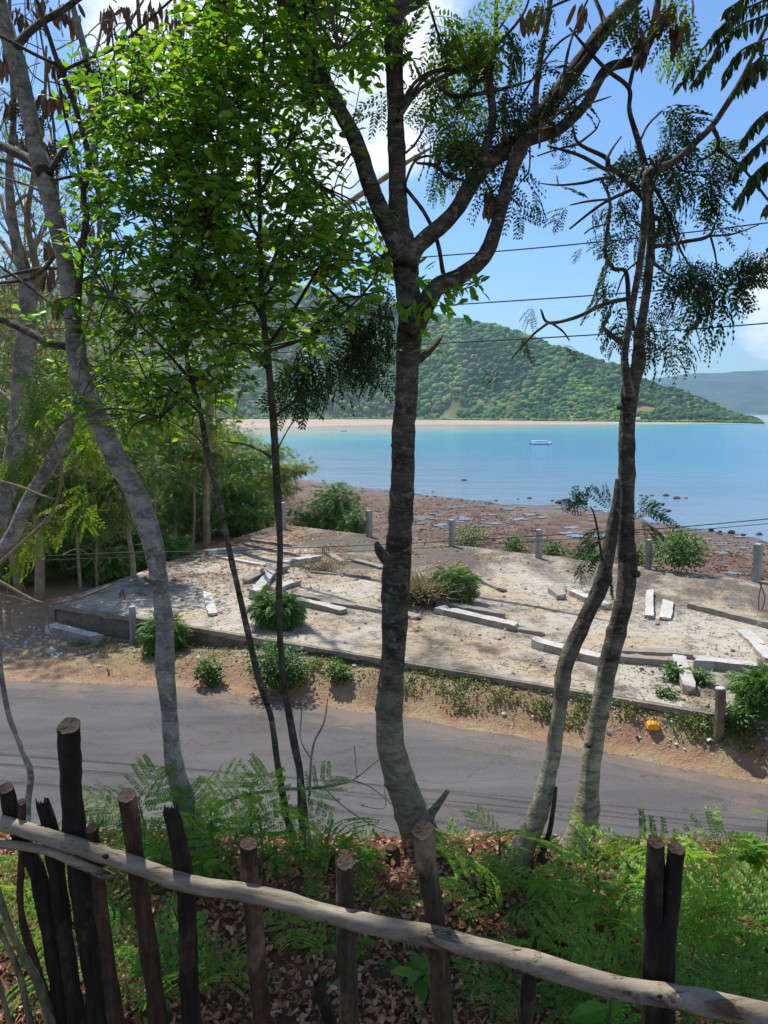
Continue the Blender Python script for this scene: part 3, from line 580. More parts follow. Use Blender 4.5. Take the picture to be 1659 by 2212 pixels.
conc('wall_face', (0.15, 0.125, 0.085), (0.28, 0.24, 0.17), (0.035, 0.032, 0.028), .8)
conc('beam_concrete', (0.40, 0.38, 0.35), (0.62, 0.59, 0.54), (0.15, 0.13, 0.11), .4)
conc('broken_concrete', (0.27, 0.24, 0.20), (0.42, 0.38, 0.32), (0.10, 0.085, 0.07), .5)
conc('beam_grey', (0.22, 0.195, 0.15), (0.36, 0.32, 0.26), (0.06, 0.05, 0.042), .6)
conc('post_concrete', (0.30, 0.29, 0.27), (0.42, 0.41, 0.38), (0.10, 0.095, 0.085), .45)
plat = empty('concrete_platform', FL + Vector((0, 0, 5.0)), 'large cracked concrete foundation platform beyond the road', 'platform')
mb = MB(); nu, nv_ = 150, 130; V = []
for j in range(nv_ + 1):
    for i in range(nu + 1):
        p = slabp(i / nu, j / nv_); e_ = min(i / nu, 1 - i / nu, j / nv_, 1 - j / nv_)
        p.z = PZ + (.012 * N(p, 1.1) + .008 * N(p, 5)) * min(1, e_ * 30)
        if j == 0: p += Vector((.3, -1, 0)).normalized() * (.03 * N(p, 3) - .02)
        V.append(p)
n1 = nu + 1; Fc = [(j * n1 + i, j * n1 + i + 1, (j + 1) * n1 + i + 1, (j + 1) * n1 + i) for j in range(nv_) for i in range(nu)]
mb.add(V, Fc); part('slab', mb, M['slab_top'], plat, True)
# coping course: broken edge lip, then rough face recessed beneath
mb = MB(); mw = MB()
def edge(a, b, n, out):
    V = []; W = []
    for i in range(n + 1):
        p = a.lerp(b, i / n); o = out * (.03 * N(p, 3) - .02) if False else out * 0
        lip = .12 + .05 * N(p, 2.2) + .03 * N(p, 9); j_ = out * (.015 * N(p, 6))
        V += [p + Vector((0, 0, PZ - .003)) - out * .01, p + out * .03 + j_ + Vector((0, 0, PZ - .02)), p + out * .03 + j_ + Vector((0, 0, PZ - lip)), p - out * .05 + Vector((0, 0, PZ - lip - .01))]
        for k in range(9): z = lerp(PZ - .03, 4.7, k / 8); W.append(p - out * (.05 - .04 * N((p.x, p.y, z), 2.6) - .02 * N((p.x, p.y, z), 8)) + Vector((0, 0, z)))
    mb.add(V, [(4 * i + a_, 4 * i + 4 + a_, 4 * i + 5 + a_, 4 * i + 1 + a_) for i in range(n) for a_ in range(3)])
    mw.add(W, [(9 * i + a_, 9 * i + 9 + a_, 9 * i + 10 + a_, 9 * i + 1 + a_) for i in range(n) for a_ in range(8)])
def outv(a, b): d = (b - a).normalized(); return Vector((d.y, -d.x, 0))
edge(FL, FR, 220, outv(FL, FR)); edge(BL, FL, 80, outv(BL, FL)); edge(BR, BL, 100, outv(BR, BL)); edge(FR, BR, 40, outv(FR, BR))
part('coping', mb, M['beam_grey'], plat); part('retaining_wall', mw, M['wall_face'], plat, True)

# fallen beams
def beam(p0, p1, w, h, mat, label, z=PZ, tilt=0.0, rough=.015, broken=(1, 1), lift=0.0):
    """broken reinforced concrete beam lying from p0 to p1 (ground points)"""
    p0 = Vector(p0); p1 = Vector(p1); d = p1 - p0; L_ = d.length; d.normalize(); s = Vector((0, 0, 1)).cross(d).normalized(); up = d.cross(s)
    c0 = (p0 + p1) / 2; e = empty('fallen_beam', Vector((c0.x, c0.y, z)), label, 'concrete beam', 'fallen concrete beams of the ruined foundation')
    n = max(5, int(L_ / .14)); mb = MB(); V = []; ct, sn = math.cos(tilt), math.sin(tilt); sd_ = random.uniform(0, 50)
    for i in range(n + 1):
        t = i / n
        ch = [(.22 * random.random() if random.random() < (.30 if mat != 'beam_concrete' or t in (0, 1) else .14) else .012 * random.random()) for _ in range(4)]
        for k, (a, b) in enumerate(((-.5, 0), (-.5, 1), (.5, 1), (.5, 0))):
            a *= 1 - ch[k]; b = b * (1 - ch[k] * .8)
            q = p0 + d * (L_ * t) + up * 0
            if i == 0 and broken[0]: q += d * (.09 * N((k, sd_, 0), 1.3) + .02)
            if i == n and broken[1]: q -= d * (.09 * N((k, sd_, 7), 1.3) + .02)
            r_ = rough * (1 + 2.5 * (broken[1] and t > .9) + 2.5 * (broken[0] and t < .1))
            a_ = a * w + r_ * N((t * L_ * 3 + sd_, k * 2.1, 0), 1.5) ; b_ = b * h + r_ * N((t * L_ * 3, k * 3.3 + sd_, 5), 1.5)
            b_ = max(b_, -.015)
            x_ = a_ * ct - b_ * sn; y_ = a_ * sn + b_ * ct
            V.append(q + s * x_ + up * (y_ + abs(sn) * w * .5 - .012))
    Fc = [(4 * i + k, 4 * i + (k + 1) % 4, 4 * i + 4 + (k + 1) % 4, 4 * i + 4 + k) for i in range(n) for k in range(4)]
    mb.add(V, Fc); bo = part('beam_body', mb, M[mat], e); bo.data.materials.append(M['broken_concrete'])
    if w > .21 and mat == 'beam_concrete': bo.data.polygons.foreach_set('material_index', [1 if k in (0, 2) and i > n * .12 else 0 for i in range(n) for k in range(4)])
    for end, br, pp, dd in ((0, broken[0], p0, -d), (n, broken[1], p1, d)):
        mb = MB(); ring = V[4 * end:4 * end + 4]; c = sum(ring, Vector()) / 4 + dd * (.05 if br else 0); mb.add(ring + [c], [(k, (k + 1) % 4, 4) for k in range(4)]); part('broken_end', mb, M['broken_concrete'], e)
        if br and L_ > 1.2:
            for q in range(2):
                mb = MB(); a0 = c - dd * .06 + s * random.uniform(-.06, .06) + up * random.uniform(-.04, .06); a1 = a0 + dd * random.uniform(.12, .3) + s * random.uniform(-.06, .06) + up * random.uniform(-.05, .1)
                tube(mb, [a0, a1], [.006, .005], 4, 2); part('rebar', mb, M['rust'], e)
    return e
m = Mat('rust'); m.col(m.mix(m.noise((1, 1, 1), 30), (0.05, 0.025, 0.018), (0.2, 0.08, 0.04)), .8); M['rust'] = m.m
BC, BG, BB = 'beam_concrete', 'beam_grey', 'broken_concrete'
BEAMS = [
 ((447, 1284), (460, 1331), .24, .12, BC, 'short pale beam lying alone on the platform between the two left trunks', 0),
 ((446, 1199), (529, 1188), .26, .22, BC, 'pale beam at the back left edge of the platform, left of the thin trunk', 0),
 ((472, 1206), (574, 1224), .18, .12, BC, 'thin flat beam lying in front of the back left beam', 0),
 ((532, 1179), (644, 1202), .24, .16, BG, 'dark edged beam farthest back on the left, lower of two', 0),
 ((542, 1170), (630, 1181), .22, .16, BG, 'grey beam farthest back on the left, upper of two', 0),
 ((606, 1226), (689, 1210), .28, .26, BC, 'bright clean beam right of the thin trunk near the back', 0),
 ((706, 1197), (740, 1220), .22, .18, BG, 'short grey beam end slanting right of the bright clean beam', 0),
 ((764, 1213), (826, 1229), .24, .14, BG, 'low grey beam slab just left of the central trunk', 0),
 ((672, 1236), (800, 1249), .16, .08, BG, 'thin dark beam strip half sunk before the dry grass', 0),
 ((528, 1262), (577, 1238), .22, .20, BG, 'rough beam at the left side of the beam pile', .2),
 ((546, 1294), (584, 1246), .26, .24, BC, 'large tilted beam at the front of the beam pile', .25),
 ((573, 1275), (580, 1240), .20, .20, BC, 'small white beam inside the beam pile', .1),
 ((600, 1276), (643, 1262), .24, .20, BC, 'beam on the right side of the beam pile with a broken end', .1),
 ((576, 1246), (618, 1233), .22, .30, BG, 'beam at the top of the beam pile', .3),
 ((634, 1290), (691, 1297), .20, .14, BG, 'short grey beam just behind the ferny bush', 0),
 ((642, 1303), (743, 1327), .26, .20, BC, 'long beam running right from the ferny bush', 0),
 ((716, 1306), (780, 1314), .24, .14, BG, 'weathered beam between the ferny bush and the central trunk', 0),
 ((770, 1312), (905, 1338), .26, .16, BB, 'crumbling beam passing behind the central trunk', 0),
 ((942, 1322), (1118, 1362), .30, .22, BC, 'long bright beam with a crumbling side right of the central trunk', 0),
 ((945, 1310), (1090, 1338), .26, .22, BG, 'grey beam lying behind the long bright beam', 0),
 ((1116, 1361), (1172, 1371), .24, .12, BB, 'crumbled stub at the right end of the long bright beam', 0),
 ((1153, 1397), (1301, 1435), .28, .24, BC, 'long bright beam behind the slanting right trunk', 0),
 ((1300, 1424), (1454, 1438), .24, .20, BG, 'mossy blocky beam starting behind the straight right trunk', 0),
 ((1342, 1412), (1494, 1419), .30, .16, BG, 'flat grey beam behind the mossy blocky beam', 0),
 ((1463, 1432), (1490, 1502), .24, .26, BC, 'white beam pointing to the road with a shattered end', 0),
 ((1500, 1440), (1690, 1460), .24, .26, BC, 'pale beam running right behind the small road post', 0),
 ((1490, 1313), (1670, 1358), .24, .20, BG, 'long mossy beam at the far right of the platform', 0),
 ((1603, 1366), (1640, 1398), .30, .12, BC, 'flat white beam at the right edge of the photograph, upper piece', 0),
 ((1636, 1401), (1672, 1437), .30, .16, BC, 'flat white beam at the right edge of the photograph, lower piece', 0),
 ((1403, 1283), (1402, 1337), .20, .16, BC, 'narrow upright looking beam just right of the straight trunk', 0),
 ((1443, 1303), (1437, 1341), .28, .12, BC, 'short wide white beam beside the narrow one', 0),
 ((1227, 1281), (1313, 1319), .28, .22, BC, 'clean grey beam passing behind the slanting right trunk', 0),
 ((1193, 1280), (1214, 1296), .26, .22, BB, 'small broken chunk of beam left of the slanting trunk', 0),
 ((1046, 1259), (1089, 1279), .22, .14, BG, 'small grey beam right of the dry grass clump', 0)]
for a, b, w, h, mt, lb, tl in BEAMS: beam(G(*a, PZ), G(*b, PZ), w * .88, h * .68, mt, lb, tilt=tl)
beam(G(107, 1366, 5.02), G(216, 1394, 5.02), .26, .22, BC, 'pale beam lying on the dirt below the platform corner', z=5.0)
beam(G(232, 1257, 5.05), G(285, 1239, 5.05), .3, .3, BG, 'low mossy concrete block left of the platform', z=5.0)

# rubble
V0, F0 = ico(0); CH = []
for s in range(5): CH.append(tmpl([(v.x * (1 + .5 * N(v, 2, s * 3)), v.y * (.8 + .5 * N(v, 2, s * 5)), v.z * (.6 + .4 * N(v, 2, s))) for v in V0], F0))
def scatter_rocks(name, pts, sizes, mat, label, cat, kind='stuff'):
    mb = MB(); pts = np.array(pts); sizes = np.array(sizes); k = len(pts); sel = rng.integers(0, 5, k)
    for s in range(5):
        i = np.where(sel == s)[0]
        Mx = frames(unit(len(i)) * np.array([1, 1, .3]), rng.uniform(0, .5, len(i))) * sizes[i][:, None, None]; mb.inst(CH[s], Mx, pts[i], rng.random(len(i)))
    o = part(name, mb, mat, None); return tag(o, label, cat, kind=kind)
pts = []; sz = []
cents = [(G(a[0] * .5 + b[0] * .5, a[1] * .5 + b[1] * .5 + 6, PZ), 1.0) for a, b, *_ in BEAMS] + [(G(600, 1255, PZ), 1.0)] * 5 + [(G(1500, 1500, PZ), .9)] * 6 + [(G(1640, 1500, PZ), 1.2)] * 4 + [(G(1290, 1440, PZ), .8)] * 3
for i in range(5200):
    if random.random() < .5: c, r = random.choice(cents); x, y = c.x + random.gauss(0, r * .8), c.y + random.gauss(0, r * .5)
    else: p = slabp(random.random(), random.random()); x, y = p.x, p.y
    u = (Vector((x, y, 0)) - FL).dot(outv(FL, FR)) 
    if u > -.05: continue
    s = random.uniform(.007, .022) if random.random() < .975 else random.uniform(.035, .065); pts.append((x, y, PZ + s * .3)); sz.append(s)
scatter_rocks('rubble', pts, sz, M['broken_concrete'], 'loose crumbs of broken concrete strewn over the platform', 'rubble')
pts = []; sz = []
for i in range(2200):
    t = random.random(); p = FL.lerp(FR, t) + outv(FL, FR) * abs(random.gauss(.1, .55 if t < .75 else .3)); x, y = p.x, p.y
    if y < road_far(x) + .15: continue
    s = random.uniform(.008, .022) if random.random() < .96 else random.uniform(.03, .06); pts.append((x, y, H(x, y) + s * .3)); sz.append(s)
for i in range(160): x, y = random.uniform(-8.4, -6), random.uniform(14.5, 17); s = random.uniform(.015, .06); pts.append((x, y, H(x, y) + s * .2)); sz.append(s)
scatter_rocks('rubble', pts, sz, M['beam_concrete'], 'whitish stones and crumbs along the foot of the platform wall', 'rubble')
pts = []; sz = []
for i in range(3500):
    x = random.uniform(-14, 12); y = road_far(x) + abs(random.gauss(0, .7)) - .06; s = random.uniform(.004, .013); pts.append((x, y, max(H(x, y), 5.01) + s * .3)); sz.append(s)
scatter_rocks('gravel', pts, sz, M['broken_concrete'], 'fine brown gravel on the dirt verge along the road edge', 'gravel')

# posts
def cpost(px, py, top, w, zb, label, z0=None):
    b = G(px, py, zb) if zb > 5.3 else GH(px, py)
    if zb < 0: b = G(px, 1541, PZ) + outv(FL, FR) * .22; b.z = H(b.x, b.y); top += 4
    h = (py - top) / F * b.y * 1.10; ww = w / F * b.y; e = empty('concrete_post', b, label, 'post', 'concrete fence posts around the platform')
    mb = MB(); tube(mb, [b + Vector((0, 0, -.2)), b + Vector((.01, 0, h * .5)), b + Vector((0, .02, h - .01))], [ww * .52] * 3, 4 if w < 20 else 8, 6, .05, True, seed=px); part('shaft', mb, M['post_concrete' if w < 20 else 'wall_face'], e)
    mb = MB(); tube(mb, [b + Vector((0, .02, h - .012)), b + Vector((0, .02, h + .006))], [ww * .5, ww * .43], 4 if w < 20 else 8, 1, .05); part('cap', mb, M['beam_concrete'], e); return e
cpost(612, 1142, 1090, 13, PZ, 'farthest concrete post, at the platform corner behind the thin trunk')
cpost(797, 1159, 1107, 14, PZ, 'pale concrete post just left of the central trunk'); cpost(976, 1180, 1127, 14, PZ, 'first concrete post right of the central trunk')
cpost(1163, 1206, 1148, 14, PZ, 'concrete post between two bushes, left of the slanting trunk'); cpost(1399, 1229, 1170, 15, PZ, 'concrete post left of the large bright bush')
cpost(1633, 1257, 1180, 19, PZ, 'taller leaning concrete post at the right edge of the platform')
cpost(288, 1388, 1314, 16, 5.0, 'short concrete post against the front wall by the left trunk'); cpost(1555, 1560, 1452, 23, -1, 'dark stubby roadside post with a rounded pale top')
e = empty('reinforcing_bars', G(1641, 1318, PZ), 'two thin rusty rods standing up from the slab at the right edge', 'rebar')
for dx_, top in ((-.02, 1266), (.05, 1270)): mb = MB(); b = G(1641, 1318, PZ); tube(mb, [b + Vector((dx_, 0, 0)), b + Vector((dx_ * 2, 0, .3)), b + Vector((dx_ * -1, .02, .65))], [.012] * 3, 5, 2); part('rod', mb, M['rust'], e)
e = empty('reinforcing_bars', G(702, 1203, PZ), 'cluster of short thin rods standing at the back of the slab', 'rebar')
for q in range(4): mb = MB(); b = G(697 + q * 4, 1203, PZ); tube(mb, [b, b + Vector((.01, 0, .34))], [.01] * 2, 4, 2); part('rod', mb, M['rust'], e)

# crushed yellow container
b = GH(1410, 1578); e = empty('plastic_container', b, 'crushed yellow plastic container lying in the verge by the road', 'container'); m = Mat('yellow_plastic'); m.col(m.mix(m.ramp(m.noise((1, 1, 1), 14, 4), [(.4, 0.), (.6, 1.)]), (0.82, 0.36, 0.02), (0.85, 0.50, 0.03)), .45)
w = .175; mb = MB(); V, Fc = ico(3); out = []
for v in V:
    q = Vector([math.copysign(abs(c) ** .35, c) for c in v]); k = 1 - .22 * max(0, N(q, 2.2, 3)) - .1 * N(q, 5)
    out.append(b + Vector((q.x * w * .5 * k, q.y * w * .36 * k, (q.z * .30 + .30) * w * k)))
mb.add(out, Fc); part('body', mb, m.m, e, True); mb = MB(); tube(mb, [b + Vector((-.05, 0, w * .55)), b + Vector((-.055, 0, w * .72))], [.022, .02], 10, 1); part('spout', mb, m.m, e)
mb = MB(); tube(mb, [b + Vector((0, -.01, w * .54)), b + Vector((.02, -.01, w * .7)), b + Vector((.05, -.01, w * .68)), b + Vector((.06, -.01, w * .5))], [.009] * 4, 6, 3); part('handle', mb, m.m, e, True)
def litterbit(px, py, z, s, c, lb, cat):
    b = GH(px, py); k = MB(); V, Fc = grid(list(np.linspace(-.5, .5, 6)), list(np.linspace(-.4, .4, 5)), lambda x, y: .18 + .5 * N((x, y, px), 2.2)); k.add([b + Vector(v) * s for v in V], Fc)
    m = Mat(cat.replace(' ', '_')); m.col(c, .6); o = part(cat.replace(' ', '_'), k, m.m, None); o.data.update(); return tag(o, lb, cat)
litterbit(1378, 1600, 5.0, .09, (0.25, 0.5, 0.45), 'small turquoise scrap of plastic on the verge below the yellow container', 'plastic scrap')
litterbit(1535, 1602, 5.0, .12, (0.7, 0.7, 0.7), 'crumpled white wrapper in the weeds at the right of the verge', 'wrapper')
b = G(668, 1506, 5.0); mb = MB(); V, Fc = ico(2); mb.add([b + Vector((v.x * .09 * (1 + .4 * N(v, 2)), v.y * .07, v.z * .05 + .03)) for v in V], Fc); tag(part('stone', mb, M['beam_concrete'], None), 'single pale stone lying at the far road edge by the thin trunk', 'stone')
b = G(110, 1412, 5.0); mb = MB(); mb.add([b + Vector((v.x * .1 * (1 + .4 * N(v, 2)), v.y * .09, v.z * .08 + .05)) for v in V], Fc); tag(part('stone', mb, M['beam_concrete'], None), 'rounded pale stone on the dirt below the leftmost fallen beam', 'stone')

# ---------------------------------------------------------------- beach: rocks, tide pools
m = Mat('reef_rock'); c = m.mix(m.ramp(m.noise((1, 1, 1), 2.2, 7, pos=True), [(.35, 0.), (.65, 1.)]), (0.06, 0.038, 0.028), (0.19, 0.115, 0.082)); m.col(c, .85); m.bump(m.noise((1, 1, 1), 12, 6, pos=True), .8, .03); M['rock'] = m.m
pts = []; sz = []
while len(pts) < 11000:
    y = 38 + 62 * random.random() ** 1.3; x = random.uniform(-.28, .56) * y
    wl = waterline(x)
    if y > wl - .3: continue
    patch = N((x, y * .6, 0), .09) + .5 * N((x, y, 3), .3)
    if patch < -.12 and random.random() < .93: continue
    s = random.uniform(.04, .12) if random.random() < .96 else random.uniform(.15, .26); pts.append((x, y, H(x, y) + s * .05)); sz.append(s)
scatter_rocks('reef_rubble', pts, sz, M['rock'], 'reddish brown stones covering the tidal flat between platform and sea', 'rocks')
SR = [(1228, 1087, 9, 'left end of the rock row at the water'), (1207, 1083, 7, 'far left of the shore rocks'), (1206, 1087, 10, ''), (1225, 1082, 14, ''), (1245, 1089, 16, ''), (1262, 1088, 11, ''), (1144, 1077, 8, ''), (1119, 1078, 5, ''), (1193, 1082, 6, ''), (1285, 1095, 6, ''), (1438, 1071, 11, ''), (1462, 1077, 12, ''), (1408, 1071, 7, ''), (1385, 1071, 7, ''), (1482, 1076, 6, ''), (1002, 1038, 9, ''), (1072, 1082, 6, ''), (935, 1063, 5, ''), (1536, 1147, 9, ''), (1580, 1152, 12, ''), (1605, 1158, 9, ''), (1640, 1155, 10, ''), (1555, 1150, 7, '')]
SRL = ['middle block of the dark rock row at the waterline', 'thin rock at the left of the dark rock row', 'round rock left of the middle of the rock row', 'flat brown rock behind the dark rock row', 'widest low rock of the dark rock row', 'squat rock ending the rock row near the slanting trunk', 'lone dark rock in shallow water left of the rock row', 'tiny dark rock on the water edge far left of the rock row', 'little rock just left of the dark rock row', 'small rock touching the left side of the leaning trunk', 'rounded rock awash right of the right trunk', 'flat brown rock awash, farther right of the two large ones', 'small pale rock awash nearer the right trunk', 'faint rock awash beside the right trunk', 'little rock awash at the far right of the group', 'thin dark rock alone in the sea right of the central trunk', 'tiny rock in the shallows midway to the rock row', 'tiny rock in the shallows close to the central trunk', 'dark rock on the reef edge above the large bright bush', 'dark wide rock on the reef edge right of the bright bush', 'rock on the reef edge above the right concrete post', 'rock on the reef edge at the right border of the photograph', 'small rock between the two reef edge rocks at right']
for (px, py, w, _), lb in zip(SR, SRL):
    b = G(px, py, .02); b.z = max(H(b.x, b.y), -.1) + .06; s = w / 2 / F * b.y * 1.35; mb = MB(); V, Fc = ico(2); mb.add([b + Vector((v.x * s * (1 + .4 * N(v, 2, px)), v.y * s * .8, (v.z * .55 + .2) * s * (1 + .4 * N(v, 3, px)))) for v in V], Fc)
    tag(part('shore_rock', mb, M['rock'], None), lb, 'rock', 'rocks along the waterline')
m = Mat('pool_water'); m.col((0.17, 0.165, 0.16), .08); m.bump(m.noise((1, 1, 1), 5, 4, pos=True), .15, .01); M['pool'] = m.m
PL = [(915, 1118, 38, 7), (978, 1096, 30, 5), (1038, 1092, 12, 4), (995, 1120, 26, 5), (950, 1135, 22, 5), (1060, 1112, 20, 3), (1098, 1100, 14, 3), (1118, 1122, 36, 4), (1145, 1112, 16, 3), (1170, 1118, 14, 3), (1072, 1132, 28, 3), (1230, 1140, 28, 5), (1240, 1156, 36, 8), (1205, 1098, 12, 2), (1330, 1100, 12, 3), (950, 1113, 14, 3), (1295, 1160, 30, 6), (1560, 1195, 20, 4), (1600, 1160, 14, 3), (1450, 1158, 30, 3), (1590, 1240, 30, 6), (1530, 1165, 16, 2)]
for q in range(60): PL.append((random.uniform(890, 1300) if q % 3 else random.uniform(1380, 1650), 0, random.uniform(5, 16), random.uniform(1.2, 2.6)))
PL = [(a, b or (random.uniform(1092, 1165) if a < 1300 else random.uniform(1165, 1225)), c, d) for a, b, c, d in PL]
for i, (px, py, w, h) in enumerate(PL):
    z = .6
    for _ in range(6): b = G(px, py, z); z = .5 * z + .5 * H(b.x, b.y)
    rx_ = w / 2 / F * b.y * 1.5; ry_ = h / 2 / F * b.y / math.sin(math.atan((py - 890) / F)) * 1.2; V = []; nseg = 40
    zz_ = z + .055
    for k in range(nseg): a = 2 * math.pi * k / nseg; r = .95 + .9 * N((math.cos(a), math.sin(a), i * 3), 1.9) + .6 * N((math.cos(a), math.sin(a), i), 4.5); V.append((b.x + rx_ * r * math.cos(a), b.y + ry_ * r * math.sin(a), zz_))
    mb = MB(); mb.add(V + [(b.x, b.y, zz_)], [(k, (k + 1) % nseg, nseg) for k in range(nseg)]); 
    o = tag(part('tide_pool', mb, M['pool'], None), None, None, None, 'structure')

# ---------------------------------------------------------------- power lines
flatmat('cable', (0.02, 0.02, 0.022), .6)
def cable(pts, Y0, Y1, r, lb):
    P = [A(px, py, lerp(Y0, Y1, (px + 1500) / 4700)) for px, py in pts]; mb = MB(); tube(mb, P, [r] * len(P), 6, 24); return tag(part('power_line', mb, M['cable'], None, True), lb, 'cable', 'overhead cables along the road')
cable([(-1500, 700), (300, 600), (905, 556), (1250, 527), (1659, 481), (3200, 280)], 16, 9, .010, 'topmost thin black cable crossing the sky')
cable([(-1500, 790), (300, 700), (905, 663), (1350, 633), (1659, 605), (3200, 430)], 16, 9, .010, 'middle thin black cable crossing the sky')
cable([(-1500, 850), (300, 775), (905, 744), (1254, 725), (1659, 698), (3200, 560)], 16, 9, .010, 'lowest cable across the sky, passing in front of the green hill')
cable([(-1500, 1290), (0, 1206), (450, 1190), (829, 1176), (1250, 1152), (1659, 1121), (3200, 960)], 13, 8.5, .007, 'upper of two low cables passing in front of the platform edge')
cable([(-1500, 1300), (0, 1215), (450, 1203), (829, 1188), (1250, 1163), (1659, 1131), (3200, 985)], 13.2, 8.7, .005, 'lower thinner cable passing in front of the platform edge')

# ---------------------------------------------------------------- leaf and frond templates
LEAF = tmpl([(0, 0, 0), (.3, .22, .05), (.68, .20, .02), (1, 0, -.12), (.68, -.20, .02), (.3, -.22, .05), (.3, 0, 0), (.68, 0, -.045)], [(0, 6, 1), (1, 6, 7, 2), (2, 7, 3), (0, 5, 6), (5, 4, 7, 6), (4, 3, 7)])
DIAM = tmpl([(0, 0, 0), (.5, .17, 0), (1, 0, -.02), (.5, -.17, 0)], [(0, 3, 2, 1)])
def frond_arrays(npin, nleaf, rach, pinl, lw, ll, droop, sweep=55, lsweep=62, seed=0):
    """bipinnate leaf, length along +X: returns leaflets (L dir, loc, size) lists"""
    r_ = random.Random(seed); D_ = []; P_ = []; S_ = []; ax = []
    for i in range(npin):
        t = (i + 1) / npin; base = Vector((rach * t, 0, -droop * rach * t * t))
        for sgn in (1, -1):
            a = R(sweep - 22 * t + r_.uniform(-6, 6)) * sgn; pl_ = pinl * (math.sin(math.pi * (.25 + .6 * t)) * .45 + .6) * r_.uniform(.9, 1.08); d = Vector((math.cos(a), math.sin(a), -.10)).normalized(); side = Vector((-d.y, d.x, 0)).normalized(); prev = base
            dr = droop * r_.uniform(.6, 1.3)
            for k in range(nleaf):
                u = (k + 1) / nleaf; q = base + d * pl_ * u + Vector((0, 0, -dr * pl_ * u * u * .8))
                ls = ll * (math.sin(math.pi * (.18 + .72 * u)) * .35 + .68)
                for s2 in (1, -1):
                    la = R(lsweep - 20 * u + r_.uniform(-7, 7)); ld = d * math.cos(la) + side * s2 * math.sin(la) + Vector((0, 0, -.18 - .5 * droop * u + r_.uniform(-.12, .12))); D_.append(ld.normalized()); P_.append(q); S_.append(ls)
            ax.append((base, base + d * pl_ * .5 + Vector((0, 0, -dr * pl_ * .2)), base + d * pl_ + Vector((0, 0, -dr * pl_ * .8))))
    ax.append((Vector((0, 0, 0)), Vector((rach * .5, 0, -droop * rach * .25)), Vector((rach, 0, -droop * rach))))
    return np.array(D_), np.array(P_), np.array(S_), ax
def frond_mb(lw, *a, **k):
    D_, P_, S_, ax = frond_arrays(*a, **k); mb = MB()
    T = (DIAM[0] * np.array([1, lw / .34, 1], dtype=np.float32), DIAM[1], DIAM[2])
    mb.inst(T, frames(D_, rng.normal(0, .5, len(D_))) * S_[:, None, None], P_, rng.random(len(D_)) * .22 + .1)
    for b_, m_, e_ in ax:
        for p, q in ((b_, m_), (m_, e_)): w_ = Vector((0, 0, 1)).cross(q - p); w_ = w_.normalized() * .0016 if w_.length > 1e-6 else Vector((0, .0016, 0)); mb.add([p - w_, p + w_, q + w_, q - w_, p + Vector((0, 0, .002)), q + Vector((0, 0, .002))], [(0, 1, 2, 3), (0, 4, 5, 3)], .3)
    return mb
def as_tmpl(mb): return (np.concatenate(mb.v), np.concatenate(mb.lv), np.concatenate(mb.lt))
# lebbeck-like (few pinnae, large leaflets) / understorey (many pinnae, small leaflets)
ALB = [frond_mb(.44, 3, 8, .15, .20, .36, .042, .55, seed=s) for s in range(4)]
ALBH = [frond_mb(.44, 3, 8, .14, .21, .36, .042, 1.0, sweep=48, seed=s + 9) for s in range(4)]
UND = [frond_mb(.5, 5, 12, .30, .20, .5, .030, .35, sweep=66, seed=s + 20) for s in range(5)]
# coarse frond for distant woodland: each pinna is a notched strip
def coarse(npin, rach, pinl, droop, seed):
    r_ = random.Random(seed); mb = MB()
    for i in range(npin):
        t = (i + 1) / npin; base = Vector((rach * t, 0, -droop * rach * t * t))
        for sg in (1, -1):
            a = R(62 - 25 * t) * sg; d = Vector((math.cos(a), math.sin(a), -.15)); s_ = Vector((-d.y, d.x, 0)); L_ = pinl * (.6 + .4 * math.sin(math.pi * t)); 
            for q in range(3):
                p = base + d * L_ * q / 3; e_ = base + d * L_ * (q + 1) / 3 + Vector((0, 0, -.02 * q)); w_ = s_ * pinl * .13; mb.add([p, (p + e_) / 2 + w_, e_ * .97 + p * .03, (p + e_) / 2 - w_], [(0, 1, 2, 3)], t * .2)
    return mb
CO = [as_tmpl(coarse(6, .28, .17, .5, s)) for s in range(4)]
MESH = {}
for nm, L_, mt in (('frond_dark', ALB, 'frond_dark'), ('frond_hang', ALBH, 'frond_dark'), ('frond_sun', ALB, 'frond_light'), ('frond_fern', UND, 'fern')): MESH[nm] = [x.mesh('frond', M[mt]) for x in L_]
def mk(tm, mt, name): mb = MB(); mb.inst(tm, np.eye(3)[None], np.zeros((1, 3)), [.3]); return mb.mesh(name, M[mt])
MESH['leaf'] = [mk(LEAF, 'leaf', 'leaf')]; MESH['leaf_dark'] = [mk((LEAF[0] * np.array([1, .72, 1], dtype=np.float32), LEAF[1], LEAF[2]), 'frond_dark', 'leaf')]
POD = tmpl([(0, 0, 0), (.18, .09, .02), (.5, .12, -.01), (.82, .09, .03), (1, 0, 0), (.82, -.09, -.02), (.5, -.12, .02), (.18, -.09, -.02)], [(0, 7, 1), (1, 7, 6, 2), (2, 6, 5, 3), (3, 5, 4)])
MESH['pod'] = [mk(POD, 'pod', 'seed_pod')]
def place(kind, par, loc, d, scale, roll=0.0, name=None):
    """one frond / leaf / pod as a part, sharing its mesh"""
    me = random.choice(MESH[kind]); o = bpy.data.objects.new(name or me.name.split('.')[0], me); COL.objects.link(o); o.parent = par
    Mx = frames(np.array([d], dtype=float), np.array([roll]))[0]; o.matrix_basis = Matrix.Translation(Vector(loc) - par.location) @ Matrix(Mx.tolist()).to_4x4() @ Matrix.Scale(scale, 4); return o

